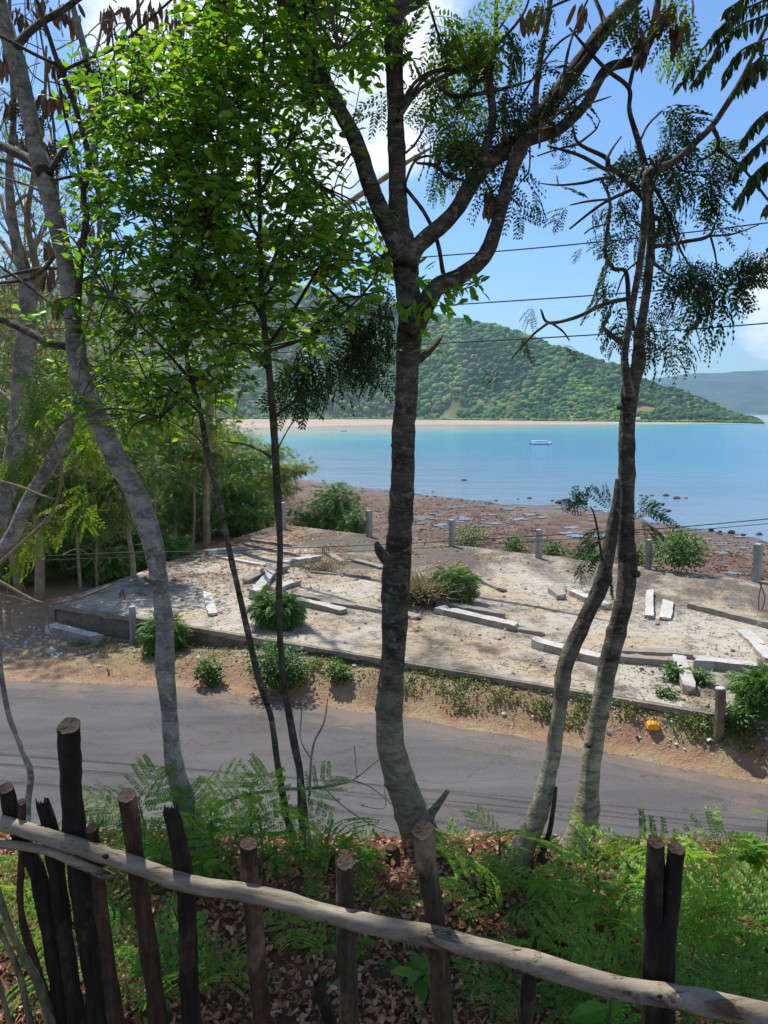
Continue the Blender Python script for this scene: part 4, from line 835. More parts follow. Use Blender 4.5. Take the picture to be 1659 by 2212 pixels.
# ---------------------------------------------------------------- shrubs and woodland
def leafball(mb, c, r, n, tm, size, down=.3, flat=1.0, lo=-1):
    u = unit(n); rr = rng.random(n) ** .42; P = u * rr[:, None] * np.array(r); P[:, 2] = np.maximum(P[:, 2], lo); 
    d = u * .9 + unit(n) * .7; d[:, 2] = d[:, 2] * .5 - down * rng.random(n) + .15
    sc = size * rng.uniform(.7, 1.25, n); mb.inst(tm, frames(d, rng.normal(0, .5, n)) * sc[:, None, None], P + np.array(c), np.clip(rng.normal(.35, .2, n), 0, .99))
def bush(px, py, z, w, h, kind, label, n=220, name='bush', mat='bush', depth=.7, group=None, size=1.0):
    b = px if isinstance(px, Vector) else (G(px, py, z) if z > 5.0 or z < 4 else GH(px, py)); W = w / F * b.y; Hh = h / F * b.y; e = empty(name, b, label, 'bush' if name != 'dry_grass' else 'dry grass', group); k = MB()
    for q in range(7):
        a = q * 2.4; c = b + Vector((math.cos(a) * W * .25 * random.uniform(.3, 1.1), math.sin(a) * W * depth * .25, Hh * random.uniform(.35, .62)))
        if kind == 'fern':
            for s in range(4): leafball(k, c, (W * .3, W * .3 * depth, Hh * .38), n // 16 + 1, CO[s], .62 * size, .5)
        else: leafball(k, c, (W * .3, W * .3 * depth, Hh * .42), n // 7, LEAF, (.12 if kind == 'leaf' else .095) * size * (b.y / 20) ** .5, .3)
    part('foliage', k, M[mat], e, kind='stuff'); k = MB()
    for q in range(6): a = q * 1.1; tube(k, [b + Vector((0, 0, -.1)), b + Vector((math.cos(a) * W * .12, math.sin(a) * W * .12, Hh * .3)), b + Vector((math.cos(a) * W * .3, math.sin(a) * W * .2, Hh * .75))], [.015, .011, .005], 5, 2)
    part('stems', k, M['bark_back'], e, kind='stuff'); return e
bush(595, 1352, PZ, 120, 82, 'fern', 'bright ferny bush growing through the platform behind the thin trunk', 420, mat='fern_bush')
bush(985, 1302, PZ, 100, 82, 'fern', 'green ferny bush behind the dry grass right of the central trunk', 360, mat='fern_bush')
bush(350, 1412, 5.0, 105, 90, 'fern', 'ferny bush at the wall foot around the large left trunk', 380, mat='fern_bush')
bush(600, 1492, 5.0, 165, 115, 'small', 'dense small leaved bush against the wall beyond the road', 2200, mat='bush')
bush(450, 1482, 5.0, 75, 60, 'small', 'low small leaved shrub left of the dense wall bush', 700)
bush(730, 1478, 5.0, 60, 45, 'small', 'small low bush right of the dense wall bush', 420)
bush(1465, 1238, PZ - .6, 150, 92, 'leaf', 'large bright long leaved bush by the right concrete post', 1500)
bush(1015, 1192, PZ - .4, 85, 65, 'small', 'bush between the first two posts right of the central trunk', 700)
bush(1110, 1212, PZ - .4, 70, 62, 'small', 'round bush left of the post near the slanting trunk', 800); bush(1192, 1216, PZ - .4, 55, 52, 'small', 'small bush right of the post near the slanting trunk', 600)
bush(1275, 1225, PZ - .4, 130, 42, 'small', 'low wide green bush behind the slanting right trunk', 900); bush(1375, 1235, PZ - .4, 60, 66, 'small', 'yellowish bush between the right trunk and a post', 500)
bush(1450, 1470, PZ, 50, 38, 'small', 'little bush beside the white shattered beam', 260); bush(1510, 1476, PZ, 60, 36, 'small', 'dark weeds right of the white shattered beam', 260); bush(1438, 1505, PZ, 50, 18, 'small', 'thin weeds at the platform edge left of the roadside post', 160)
bush(1650, 1550, 5.0, 115, 120, 'fern', 'dark feathery bush at the right edge behind the roadside post', 520, mat='fern_bush'); bush(1590, 1578, 5.0, 95, 60, 'leaf', 'dark broad leaved bush at the foot of the roadside post', 420)
# dry grass clump: arching blades
b = G(920, 1300, PZ); e = empty('dry_grass', b, 'dry straw coloured grass clump on the platform beside the central trunk', 'dry grass'); n = 1500
an = rng.uniform(0, 2 * math.pi, n); rr = rng.random(n) ** .6 * .62; P = np.stack([b.x + np.cos(an) * rr, b.y + np.sin(an) * rr * .6, np.full(n, PZ)], 1); d = np.stack([np.cos(an) * (.3 + rr), np.sin(an) * (.3 + rr), .75 + rng.random(n) * .6], 1) + rng.normal(0, .22, (n, 3))
BL_ = tmpl([(0, .02, 0), (0, -.02, 0), (.4, -.016, .02), (.4, .016, .02), (.75, .012, -.06), (.75, -.012, -.06), (1, 0, -.26)], [(0, 1, 2, 3), (3, 2, 5, 4), (4, 5, 6)])
k = MB(); k.inst(BL_, frames(d, rng.normal(0, 1, n)) * (rng.uniform(.45, 1.0, n) * .92)[:, None, None], P, rng.random(n)); part('blades', k, M['straw'], e, kind='stuff')
k = MB(); n = 260; P = np.stack([np.interp(rng.random(n), [0, 1], [0, 1])] * 3, 1); q0 = G(690, 1232, PZ); P = np.stack([q0.x + rng.normal(0, .35, n), q0.y + rng.normal(0, .2, n), np.full(n, PZ)], 1); d = rng.normal(0, .5, (n, 3)); d[:, 2] = .7
k.inst(BL_, frames(d, rng.normal(0, 1, n)) * (rng.uniform(.25, .5, n))[:, None, None], P, rng.random(n)); tag(part('dry_grass', k, M['straw'], None), 'thin dry grass in front of the bright clean beam', 'dry grass', kind='stuff')

# low weeds on the verge
def weeds(name, pts, size, mat, label, tm=LEAF, up=.6):
    pts = np.array(pts); n = len(pts); d = unit(n); d[:, 2] = np.abs(d[:, 2]) * up + .1; k = MB(); k.inst(tm, frames(d, rng.normal(0, .6, n)) * (size * rng.uniform(.6, 1.4, n))[:, None, None], pts, np.clip(rng.normal(.4, .22, n), 0, .99))
    return tag(part(name, k, M[mat], None), label, name.replace('_', ' '), kind='stuff')
M['weed'] = leafmat('weed_leaf', [(0.0, (0.07, 0.13, 0.03)), (0.5, (0.12, 0.20, 0.04)), (0.85, (0.20, 0.25, 0.06)), (1.0, (0.34, 0.28, 0.12))], .3, .6)
pts = []
dW = outv(FL, FR)
while len(pts) < 8000:
    t = random.random(); p = FL.lerp(FR, .08 + t * .92); w_ = (p.y - road_far(p.x)); o_ = abs(random.gauss(0, .45 if t < .6 else .6)) ; q = p + dW * (o_ + .04)
    if q.y < road_far(q.x) + .45 - .3 * N((q.x, q.y, 0), 1.2): continue
    dn = N((q.x, q.y, 0), 1.3) + .6 * N((q.x, q.y, 2), 3.2) + 0 + (.2 if t > .8 else 0) - o_ * .22
    if dn < random.gauss(.16, .2) and random.random() < .96: continue
    pts.append((q.x, q.y, H(q.x, q.y) + random.random() ** 2 * .16 * max(.2, dn + .5)))
weeds('weeds', pts, .05, 'weed', 'patchy green weeds on the verge below the platform wall')
pts = []
while len(pts) < 11000:
    x = random.uniform(-14, 9); y = road_far(x) + .25 + abs(random.gauss(0, 1.3)); p = Vector((x, y, 0))
    if (p - FL).dot(dW) < .02 and x > -7.6: continue
    if N((x, y, 5), .9) < -.05: continue
    pts.append((x, y, H(x, y)))
weeds('dry_grass', pts, .11, 'straw', 'dry trampled grass and straw scattered over the dirt verge', BL_, .5)
pts = []
for i in range(9000):
    if random.random() < .8: u_, v_ = random.random() ** 1.4 * .45, .2 + random.random() ** .8 * .78
    else: u_, v_ = random.random(), random.random()
    p = slabp(u_, v_)
    if N(p, .8) + .4 * N(p, 3) < -.05 + u_ * .5: continue
    pts.append((p.x, p.y, PZ + .015))
weeds('fallen_leaves', pts, .085, 'dry', 'brown fallen leaves and twigs drifted over the left of the platform', LEAF, .05)

# woodland left of and behind the platform
def wood_tree(x, y, h, w, label, kind='wood_leaf', trunkw=.07, lean=0.0, crown_lo=.35, n=300, z=None, dead=0.0):
    b = Vector((x, y, H(x, y) if z is None else z)); e = empty('woodland_tree', b, label, 'tree', 'trees of the thicket left of the platform'); k = MB()
    top = b + Vector((lean * h + random.uniform(-.3, .3), random.uniform(-.3, .3), h)); mid = b.lerp(top, .45) + Vector((random.uniform(-.2, .2), 0, 0)); tube(k, [b - Vector((0, 0, .2)), b.lerp(mid, .5) + Vector((random.uniform(-.08, .08), 0, 0)), mid, top], [trunkw, trunkw * .85, trunkw * .65, trunkw * .15], 7, 4, .12); part('trunk', k, M['bark_back'], e, True)
    k = MB(); f = MB(); pd = MB()
    for q in range(9):
        t = random.uniform(crown_lo, 1); s = b.lerp(top, t); a = random.uniform(0, 6.3); en = s + Vector((math.cos(a) * w * .5 * random.uniform(.5, 1), math.sin(a) * w * .45, h * random.uniform(.05, .22))); tube(k, [s, s.lerp(en, .5) + Vector((0, 0, .12)), en], [trunkw * .4, trunkw * .25, .008], 5, 3)
        for v in range(4): leafball(f, en if v % 2 else s.lerp(en, .65), (w * .26, w * .26, h * .095), int(n / 16) + 1, CO[v], .62, .6)
        if dead and random.random() < dead: c = s.lerp(en, .7); m_ = 26; P = rng.normal(0, 1, (m_, 3)) * np.array([w * .10, w * .1, h * .03]) + np.array(c); d = rng.normal(0, .25, (m_, 3)); d[:, 2] = -1; pd.inst(POD, frames(d, rng.uniform(0, 3, m_)) * .24, P, rng.random(m_))
    for q in range(26):
        t = random.uniform(.15, 1); s = b.lerp(top, t); a = random.uniform(0, 6.3); l_ = w * random.uniform(.15, .5); m1 = s + Vector((math.cos(a) * l_ * .5, math.sin(a) * l_ * .5, random.uniform(-.05, .4))); tube(k, [s, m1, m1 + Vector((math.cos(a + .5) * l_ * .5, math.sin(a + .5) * l_ * .5, random.uniform(-.1, .5)))], [.014, .009, .004], 3, 2, cap=False)
    part('branches', k, M['bark_back'], e, kind='stuff'); part('crown', f, M[kind], e, kind='stuff')
    if pd.n: part('seed_pods', pd, M['pod'], e, kind='stuff')
    return e
def wpos(px, Y): return (px - CX) / F * Y / ray(0, 1100)[1]
WT_ = [(30, 20, 5.6, 3.0, .12, 'thick pale trunk leafy tree'), (72, 19, 6.5, 2.6, .14, 'stout trunk tree standing by the dirt'), (110, 23, 6.6, 3.0, .07, 'slender tree'), (165, 19.5, 5.6, 2.4, .05, 'thin bare stemmed tree'), (200, 20.5, 5.0, 2.4, .05, 'yellow tipped thin tree'), (240, 24, 6.0, 3.0, .06, 'leafy tree'), (282, 19.6, 5.2, 2.6, .09, 'straight pale trunk tree'), (330, 25, 6.5, 3.2, .07, 'dense green tree'), (375, 27, 6.5, 3.4, .07, 'bushy tree hung with brown pods'), (410, 26, 5.4, 3.0, .06, 'tree hung with brown pods'), (448, 28, 4.2, 3.0, .12, 'tree with a vine wrapped pale trunk'), (490, 31, 3.9, 3.2, .07, 'wide feathery tree'), (535, 31, 3.5, 3.0, .06, 'bright feathery tree'), (575, 34, 3.5, 3.0, .07, 'feathery tree'), (618, 33, 2.9, 2.4, .06, 'yellow tipped feathery tree'), (20, 27, 8.5, 4, .1, 'tall dark tree'), (90, 30, 9, 4.4, .1, 'tall rear tree'), (170, 31, 8.6, 4.4, .1, 'tall rear tree'), (250, 33, 8.2, 4.6, .1, 'high leafy tree'), (340, 36, 7.0, 4.6, .1, 'high green tree'), (420, 38, 5.2, 4.6, .1, 'broad rear tree'), (500, 42, 4.2, 4.6, .1, 'rear tree beside the bay')]
POSW = ['at the left edge of the thicket', 'left of the leaning stout trunk', 'behind the curved vine at left', 'beside the hanging twig with pods', 'just left of the straight pale trunk', 'in the shade left of the large trunk', 'left of the large leaning trunk', 'behind the large leaning trunk', 'right of the large leaning trunk', 'left of the thin spotted trunk', 'behind the thin spotted trunk', 'right of the thin spotted trunk', 'between the two thin trunks at the platform corner', 'just left of the thin dark trunk', 'right of the thin dark trunk against the bay', 'far behind at the left edge', 'deep in the thicket at far left', 'deep in the thicket above the mossy block', 'towering behind the straight pale trunk', 'towering behind the large leaning trunk', 'at the back of the thicket behind the pods', 'at the back of the thicket near the water']
WT_ += [(-10, 24, 12.5, 4.2, .13, 'very tall pale stemmed tree'), (60, 28, 13.5, 4.6, .13, 'very tall thin crowned tree'), (125, 26, 11.5, 3.6, .1, 'tall sparse tree')]
POSW += ['rising at the left border behind the peeling trunk', 'rising behind the two pale trunks at left', 'rising behind the large leaning trunk top']
for i, ((px, Y, h, w, tw, l1), l2) in enumerate(zip(WT_, POSW)):
    wood_tree(wpos(px, Y), Y, h, w, l1 + ' ' + l2, trunkw=tw, lean=random.uniform(-.08, .08), n=520 if Y < 30 else 460, dead=.8 if 'pods' in l1 or i in (4, 6, 16, 17, 22, 23, 24) else 0)
# lower growth of the thicket
U = [(40, 21, 1.8, 2.2), (130, 22, 1.8, 2.4), (190, 24, 2.2, 2.6), (235, 21.5, 1.1, 2.0), (300, 24, 2.0, 2.6), (345, 22.5, 1.3, 1.8), (365, 28, 2.6, 3), (420, 28.5, 2.0, 2.6), (470, 30, 2.2, 2.6), (515, 30, 1.9, 2.8), (545, 29.3, 1.4, 2.2), (25, 25, 3, 3), (120, 27, 3.4, 3.4), (215, 28, 3.4, 3.4), (300, 30, 3.6, 3.4), (400, 34, 3.6, 3.6), (470, 37, 3.4, 3.6), (560, 38, 3.0, 3.6), (-40, 24, 3, 4), (-120, 22, 4, 5)]
UL = ['by the dirt at the left border', 'behind the stout trunk', 'deep behind the thin bare stems', 'left of the platform beside the mossy block', 'behind the straight pale trunk', 'against the left side of the platform', 'dark and tall behind the large leaning trunk', 'left of the vine wrapped trunk', 'right of the vine wrapped trunk', 'overhanging the back left beam', 'bright green at the platform back left corner', 'dark mass at the left border', 'dark mass behind the stout trunk', 'dark mass behind the thin stems', 'dark mass far behind the straight pale trunk', 'rear mass behind the brown pods', 'rear mass left of the thin dark trunk', 'rear mass below the bay at the thin dark trunk', 'half cut off by the left border', 'outside the left border of the photograph']
for (px, Y, h, w), l in zip(U, UL):
    x = wpos(px, Y); b = Vector((x, Y, H(x, Y))); bush(b, 0, 0, w / Y * F, h / Y * F, 'fern', 'thicket shrub ' + l, 560, name='thicket_shrub', mat='wood_leaf' if l[0] in 'db' else 'fern_bush', group='undergrowth of the thicket', size=1.15, depth=.9)
x = wpos(722, 30.5); b = Vector((x, 30.5, H(x, 30.5))); 
e = bush(b, 0, 0, 145, 150, 'fern', 'tall feathery dark green shrub behind the platform left of the central trunk', 900, mat='bush', size=1.1); 
x = wpos(660, 31); bush(Vector((x, 31, H(x, 31))), 0, 0, 90, 95, 'fern', 'small feathery shrub beside the farthest post', 300, mat='bush'); x = wpos(765, 29); bush(Vector((x, 29, H(x, 29))), 0, 0, 80, 80, 'fern', 'feathery shrub right behind the post left of the central trunk', 320, mat='bush')
# ---------------------------------------------------------------- foreground trees (limbs surveyed against the photograph)
def limb(e, pts, Y0, Y1, mat='bark', name='branch', rough=.10, wmul=1.0, rings=.05, sub=None, Yc=None):
    n = len(pts); P = []; Rr = []
    for i, (px, py, w) in enumerate(pts):
        Y = lerp(Y0, Y1, i / (n - 1)); P.append(A(px, py, Y)); Rr.append(rad(w * wmul, Y, py))
    k = MB(); big = max(Rr) > .025; tube(k, P, Rr, 20 if big else (8 if max(Rr) > .008 else 6), sub or (14 if big else 6), rough if big else rough * 1.5, rings=rings if big else 0, seed=pts[0][0] * .37)
    o = part(name, k, M[mat], e, True); return P
def knob(e, px, py, Y, w, mat='bark'):
    c = A(px, py, Y); r = rad(w, Y, py); V, Fc = ico(2); k = MB(); k.add([c + Vector((v.x * r * (1 + .5 * N(v, 2, px)), v.y * r, v.z * r * .8)) for v in V], Fc); part('knot', k, M[mat], e, True)
def sprig(e, px, py, Y, dpx, dpy, n, kind, scale=1.0, spread=.8, dY=.0, droop=.25):
    """n fronds bursting from a point, mainly towards image direction (dpx,dpy)"""
    c = A(px, py, Y); m_ = Vector((dpx, dY, -dpy)); m_ = m_.normalized() if m_.length > 0 else Vector((0, 0, 1))
    for i in range(n):
        d = m_ + Vector((random.gauss(0, spread), random.gauss(0, spread * .8), random.gauss(0, spread * .6) - droop)); d.normalize()
        place(kind, e, c + Vector((random.gauss(0, .07), random.gauss(0, .09), random.gauss(0, .05))), d, scale * random.uniform(.75, 1.2), random.gauss(0, .7), 'frond')
def pods(e, px, py, Y, n, spread=12, size=.2):
    for i in range(n):
        c = A(px + random.gauss(0, spread), py + random.gauss(0, spread * .6), Y + random.gauss(0, .06)); d = Vector((random.gauss(0, .22), random.gauss(0, .22), -1)); place('pod', e, c, d, size * random.uniform(.6, 1.1), random.uniform(0, 3), 'seed_pod')
def shade_canopy(e, pts, n, size, mat, tms=None, down=.3, name='crown'):  # unseen crown masses above the frame, placed to shade bank and fence
    k = MB()
    for (c, r, w) in pts:
        for v in range(4): leafball(k, c, r, int(n * w / 4), (tms or CO)[v], size, down)
    part(name, k, M[mat], e, kind='stuff')

# --- central tree
Yb = 4.0
D = empty('forked_tree', A(900, 1810, Yb), 'large central tree with a thick dark trunk forking into four limbs', 'tree')
limb(D, [(935, 1900, 120), (915, 1830, 98), (900, 1785, 82), (880, 1730, 74), (857, 1660, 68), (842, 1590, 62), (843, 1500, 60), (850, 1400, 57), (856, 1240, 66), (866, 1120, 56), (872, 950, 53), (880, 800, 53), (885, 690, 56), (878, 600, 57), (874, 540, 58), (865, 490, 44), (858, 400, 41), (855, 250, 39), (850, 100, 43), (850, 20, 40), (852, -90, 30), (860, -260, 20)], 4.0, 4.7, wmul=.92, mat='bark_mid', name='trunk', sub=9, rough=.13, rings=.12)
limb(D, [(872, 560, 46), (838, 490, 40), (800, 400, 36), (775, 320, 33), (740, 250, 32), (700, 180, 36), (650, 80, 38), (615, 0, 34), (585, -90, 26), (560, -260, 14)], 4.35, 5.1)
limb(D, [(880, 570, 46), (903, 532, 36), (980, 460, 34), (1040, 365, 35), (1110, 310, 38), (1180, 235, 36), (1260, 125, 34), (1310, 60, 32), (1370, 0, 28), (1440, -90, 22), (1520, -240, 12)], 4.35, 5.2)
limb(D, [(888, 715, 52), (908, 680, 46), (945, 620, 38), (995, 595, 35), (1045, 555, 33), (1075, 480, 29), (1095, 400, 28), (1120, 330, 33), (1140, 302, 31), (1205, 280, 25), (1265, 225, 21), (1310, 150, 21), (1370, 130, 19), (1405, 85, 18), (1420, 10, 15), (1430, -90, 11), (1440, -240, 7)], 4.25, 5.0)
limb(D, [(845, 60, 30), (870, 18, 30), (905, 0, 26), (960, -60, 18)], 4.6, 4.9); limb(D, [(850, 50, 30), (835, 0, 28), (815, -80, 20), (790, -240, 12)], 4.6, 4.9)
TW = [[(895, 783, 22), (920, 765, 16), (940, 745, 13), (955, 725, 7)], [(877, 407, 8), (917, 460, 9), (944, 520, 9), (957, 590, 11)], [(858, 260, 12), (905, 195, 10), (960, 165, 9), (1020, 140, 9), (1080, 90, 8), (1130, 30, 6), (1150, -30, 4)], [(925, 5, 6), (945, 70, 6), (970, 150, 7)],
  [(862, 235, 10), (900, 175, 9), (950, 150, 8), (990, 155, 7), (1055, 145, 6)], [(945, 185, 9), (980, 207, 10), (1050, 200, 10), (1130, 180, 6), (1180, 160, 3)], [(1045, 358, 18), (1052, 310, 19), (1065, 250, 19), (1057, 165, 17), (1070, 100, 12), (1072, 0, 8), (1075, -80, 5)],
  [(1093, 305, 16), (1089, 260, 12), (1087, 212, 11)], [(1155, 250, 16), (1160, 180, 15), (1170, 110, 14), (1185, 30, 13), (1195, -60, 10)], [(1150, 290, 6), (1245, 215, 7), (1330, 145, 7), (1400, 60, 5)],
  [(1005, 390, 7), (965, 380, 8), (940, 358, 9), (900, 352, 5)], [(940, 358, 7), (980, 325, 7), (1020, 300, 5), (1055, 270, 3)], [(877, 330, 6), (905, 298, 5), (950, 200, 4)], [(870, 225, 9), (930, 160, 8), (1010, 140, 7), (1080, 60, 5), (1110, 0, 4)], [(1165, 320, 5), (1180, 230, 7), (1275, 110, 6)],
  [(1195, 240, 7), (1250, 230, 5), (1300, 215, 4), (1320, 208, 2)], [(1145, 318, 4), (1142, 370, 4), (1120, 400, 3), (1100, 440, 2)], [(1010, 390, 6), (1040, 370, 8)], [(850, 690, 10), (800, 678, 9), (750, 660, 8), (715, 630, 7), (685, 600, 5)],
  [(1125, 210, 5), (1200, 100, 5), (1260, 60, 5)], [(870, 410, 6), (900, 345, 6), (960, 335, 4)], [(1310, 60, 14), (1295, 20, 10), (1270, -40, 7)], [(1210, 210, 8), (1230, 100, 6), (1260, 20, 5), (1290, -40, 4)], [(1180, 20, 7), (1240, -5, 5), (1330, -30, 4)]]
for t in TW: limb(D, t, 4.5, 4.75, wmul=.95)
limb(D, [(912, 1790, 36), (934, 1755, 19), (952, 1730, 13), (968, 1708, 9)], 3.95, 3.85, mat='bark_mid', name='broken_stub'); limb(D, [(835, 1210, 26), (820, 1190, 20), (813, 1172, 9)], 4.1, 4.05, name='broken_stub'); knob(D, 884, 1118, 4.12, 16); knob(D, 851, 962, 4.2, 14)
random.seed(41)
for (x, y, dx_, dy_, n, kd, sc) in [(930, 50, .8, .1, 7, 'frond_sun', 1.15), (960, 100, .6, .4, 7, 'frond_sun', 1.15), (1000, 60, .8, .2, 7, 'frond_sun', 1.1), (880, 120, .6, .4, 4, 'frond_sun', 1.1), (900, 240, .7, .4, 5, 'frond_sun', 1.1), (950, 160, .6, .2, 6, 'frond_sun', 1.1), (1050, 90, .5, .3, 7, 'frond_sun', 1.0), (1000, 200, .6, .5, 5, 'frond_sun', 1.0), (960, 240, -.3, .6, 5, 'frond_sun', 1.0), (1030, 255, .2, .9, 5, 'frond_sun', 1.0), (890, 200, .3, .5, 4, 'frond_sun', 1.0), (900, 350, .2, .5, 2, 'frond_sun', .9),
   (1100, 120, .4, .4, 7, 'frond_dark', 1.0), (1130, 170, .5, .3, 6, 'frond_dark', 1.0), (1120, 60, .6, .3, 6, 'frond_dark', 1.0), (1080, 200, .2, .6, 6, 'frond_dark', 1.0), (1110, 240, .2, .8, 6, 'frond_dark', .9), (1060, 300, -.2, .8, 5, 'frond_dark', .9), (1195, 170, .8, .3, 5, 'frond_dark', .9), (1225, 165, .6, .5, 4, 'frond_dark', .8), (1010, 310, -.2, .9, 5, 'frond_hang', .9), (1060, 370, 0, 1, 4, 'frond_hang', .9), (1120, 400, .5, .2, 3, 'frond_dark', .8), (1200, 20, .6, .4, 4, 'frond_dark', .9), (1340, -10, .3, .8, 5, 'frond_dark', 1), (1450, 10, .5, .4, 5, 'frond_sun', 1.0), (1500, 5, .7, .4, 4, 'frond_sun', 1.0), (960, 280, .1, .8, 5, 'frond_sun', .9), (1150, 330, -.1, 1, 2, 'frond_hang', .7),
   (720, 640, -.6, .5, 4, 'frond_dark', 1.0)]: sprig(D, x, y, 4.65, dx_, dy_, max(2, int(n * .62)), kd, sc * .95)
for (x, y, n, s_) in [(1060, 415, 18, 10), (1165, 8, 8, 8), (1255, 10, 6, 8), (1015, 360, 9, 12), (980, 80, 6, 9), (1380, 80, 16, 9), (1372, 50, 10, 6), (1420, 20, 12, 20), (1465, 55, 14, 14), (1450, 15, 14, 24), (1140, 25, 10, 12), (1010, 300, 6, 9)]: pods(D, x, y, 4.8, n, s_, .17)
shade_canopy(D, [(Vector((.9, 4.2, 15.2)), (1.7, 1.3, .8), 1), (Vector((-.6, 4.0, 15.6)), (1.6, 1.2, .8), .8), (Vector((.2, 3.4, 14.6)), (2.0, 1.1, .7), 1)], 130, 1.5, 'frond_dark')

# --- straight right tree
E1 = empty('straight_tree', A(1229, 1850, 3.85), 'tall straight right tree with a pale trunk base and drooping feathery sprays', 'tree')
limb(E1, [(1205, 1900, 84), (1229, 1852, 62), (1264, 1772, 54), (1272, 1697, 43), (1282, 1612, 39), (1300, 1512, 39), (1314, 1436, 40), (1345, 1311, 38), (1356, 1236, 40), (1351, 1136, 36), (1354, 1036, 35), (1354, 936, 33), (1362, 836, 37), (1378, 790, 30), (1382, 720, 20), (1392, 660, 19), (1400, 600, 18), (1407, 500, 16), (1405, 430, 11), (1412, 405, 5)], 3.85, 4.7, mat='bark_base', name='trunk', sub=9, rings=.1, rough=.12)
limb(E1, [(1362, 860, 22), (1352, 800, 18), (1350, 760, 15), (1368, 650, 14), (1385, 550, 15), (1395, 450, 17), (1400, 380, 21), (1455, 350, 15), (1505, 305, 14), (1540, 270, 13), (1580, 210, 12), (1610, 155, 10), (1640, 90, 8), (1680, 0, 6)], 4.3, 4.7)
for t in [[(1400, 385, 17), (1380, 310, 13), (1360, 240, 11), (1358, 190, 10), (1310, 150, 9), (1270, 108, 8), (1230, 60, 4)], [(1358, 192, 9), (1380, 115, 8), (1430, 50, 7), (1460, -20, 4)], [(1395, 432, 15), (1345, 380, 14), (1315, 360, 12), (1308, 340, 10), (1250, 310, 7), (1237, 270, 4)], [(1312, 368, 9), (1250, 335, 8), (1182, 315, 4)], [(1250, 312, 5), (1205, 322, 4), (1160, 337, 3)], [(1250, 310, 5), (1285, 282, 4), (1295, 262, 3)], [(1310, 345, 6), (1325, 318, 5), (1342, 295, 3)],
  [(1398, 395, 9), (1320, 430, 7), (1280, 455, 6), (1230, 495, 4)], [(1320, 430, 5), (1270, 435, 5), (1232, 443, 3)], [(1330, 388, 7), (1300, 385, 6), (1260, 395, 6), (1205, 400, 4), (1162, 395, 2)], [(1206, 400, 4), (1203, 380, 3)], [(1300, 388, 6), (1318, 440, 7), (1307, 540, 8), (1325, 580, 9), (1352, 587, 9), (1358, 650, 11), (1367, 715, 12)], [(1358, 645, 10), (1310, 655, 9), (1245, 685, 8), (1185, 697, 7), (1168, 668, 4)], [(1185, 697, 6), (1155, 720, 5), (1130, 746, 5), (1105, 775, 3)], [(1190, 697, 5), (1215, 715, 4), (1230, 735, 3)],
  [(1350, 745, 14), (1325, 728, 11), (1302, 708, 9)], [(1414, 533, 9), (1475, 523, 8), (1530, 510, 8), (1548, 475, 3)], [(1530, 510, 5), (1585, 505, 4), (1640, 485, 2)], [(1400, 395, 9), (1420, 415, 8), (1450, 480, 7), (1470, 540, 5), (1500, 590, 3)], [(1535, 510, 5), (1545, 550, 4), (1550, 590, 3)], [(1408, 565, 9), (1440, 590, 5), (1470, 615, 4), (1440, 690, 3)], [(1540, 275, 10), (1551, 300, 9), (1548, 322, 8), (1530, 338, 6), (1505, 350, 4)], [(1550, 320, 7), (1610, 370, 6), (1665, 440, 5)], [(1395, 460, 8), (1425, 480, 8), (1412, 530, 7), (1414, 570, 5)], [(1320, 440, 5), (1312, 480, 4), (1280, 492, 4), (1262, 505, 3)], [(1385, 560, 5), (1350, 590, 4), (1330, 640, 3)], [(1380, 310, 5), (1400, 270, 5), (1430, 240, 4)], [(1455, 350, 5), (1480, 370, 4), (1520, 370, 3)]]: limb(E1, t, 4.6, 4.75)
knob(E1, 1374, 1240, 4.15, 20); knob(E1, 1338, 880, 4.3, 12); knob(E1, 1272, 1610, 3.95, 16)
random.seed(5)
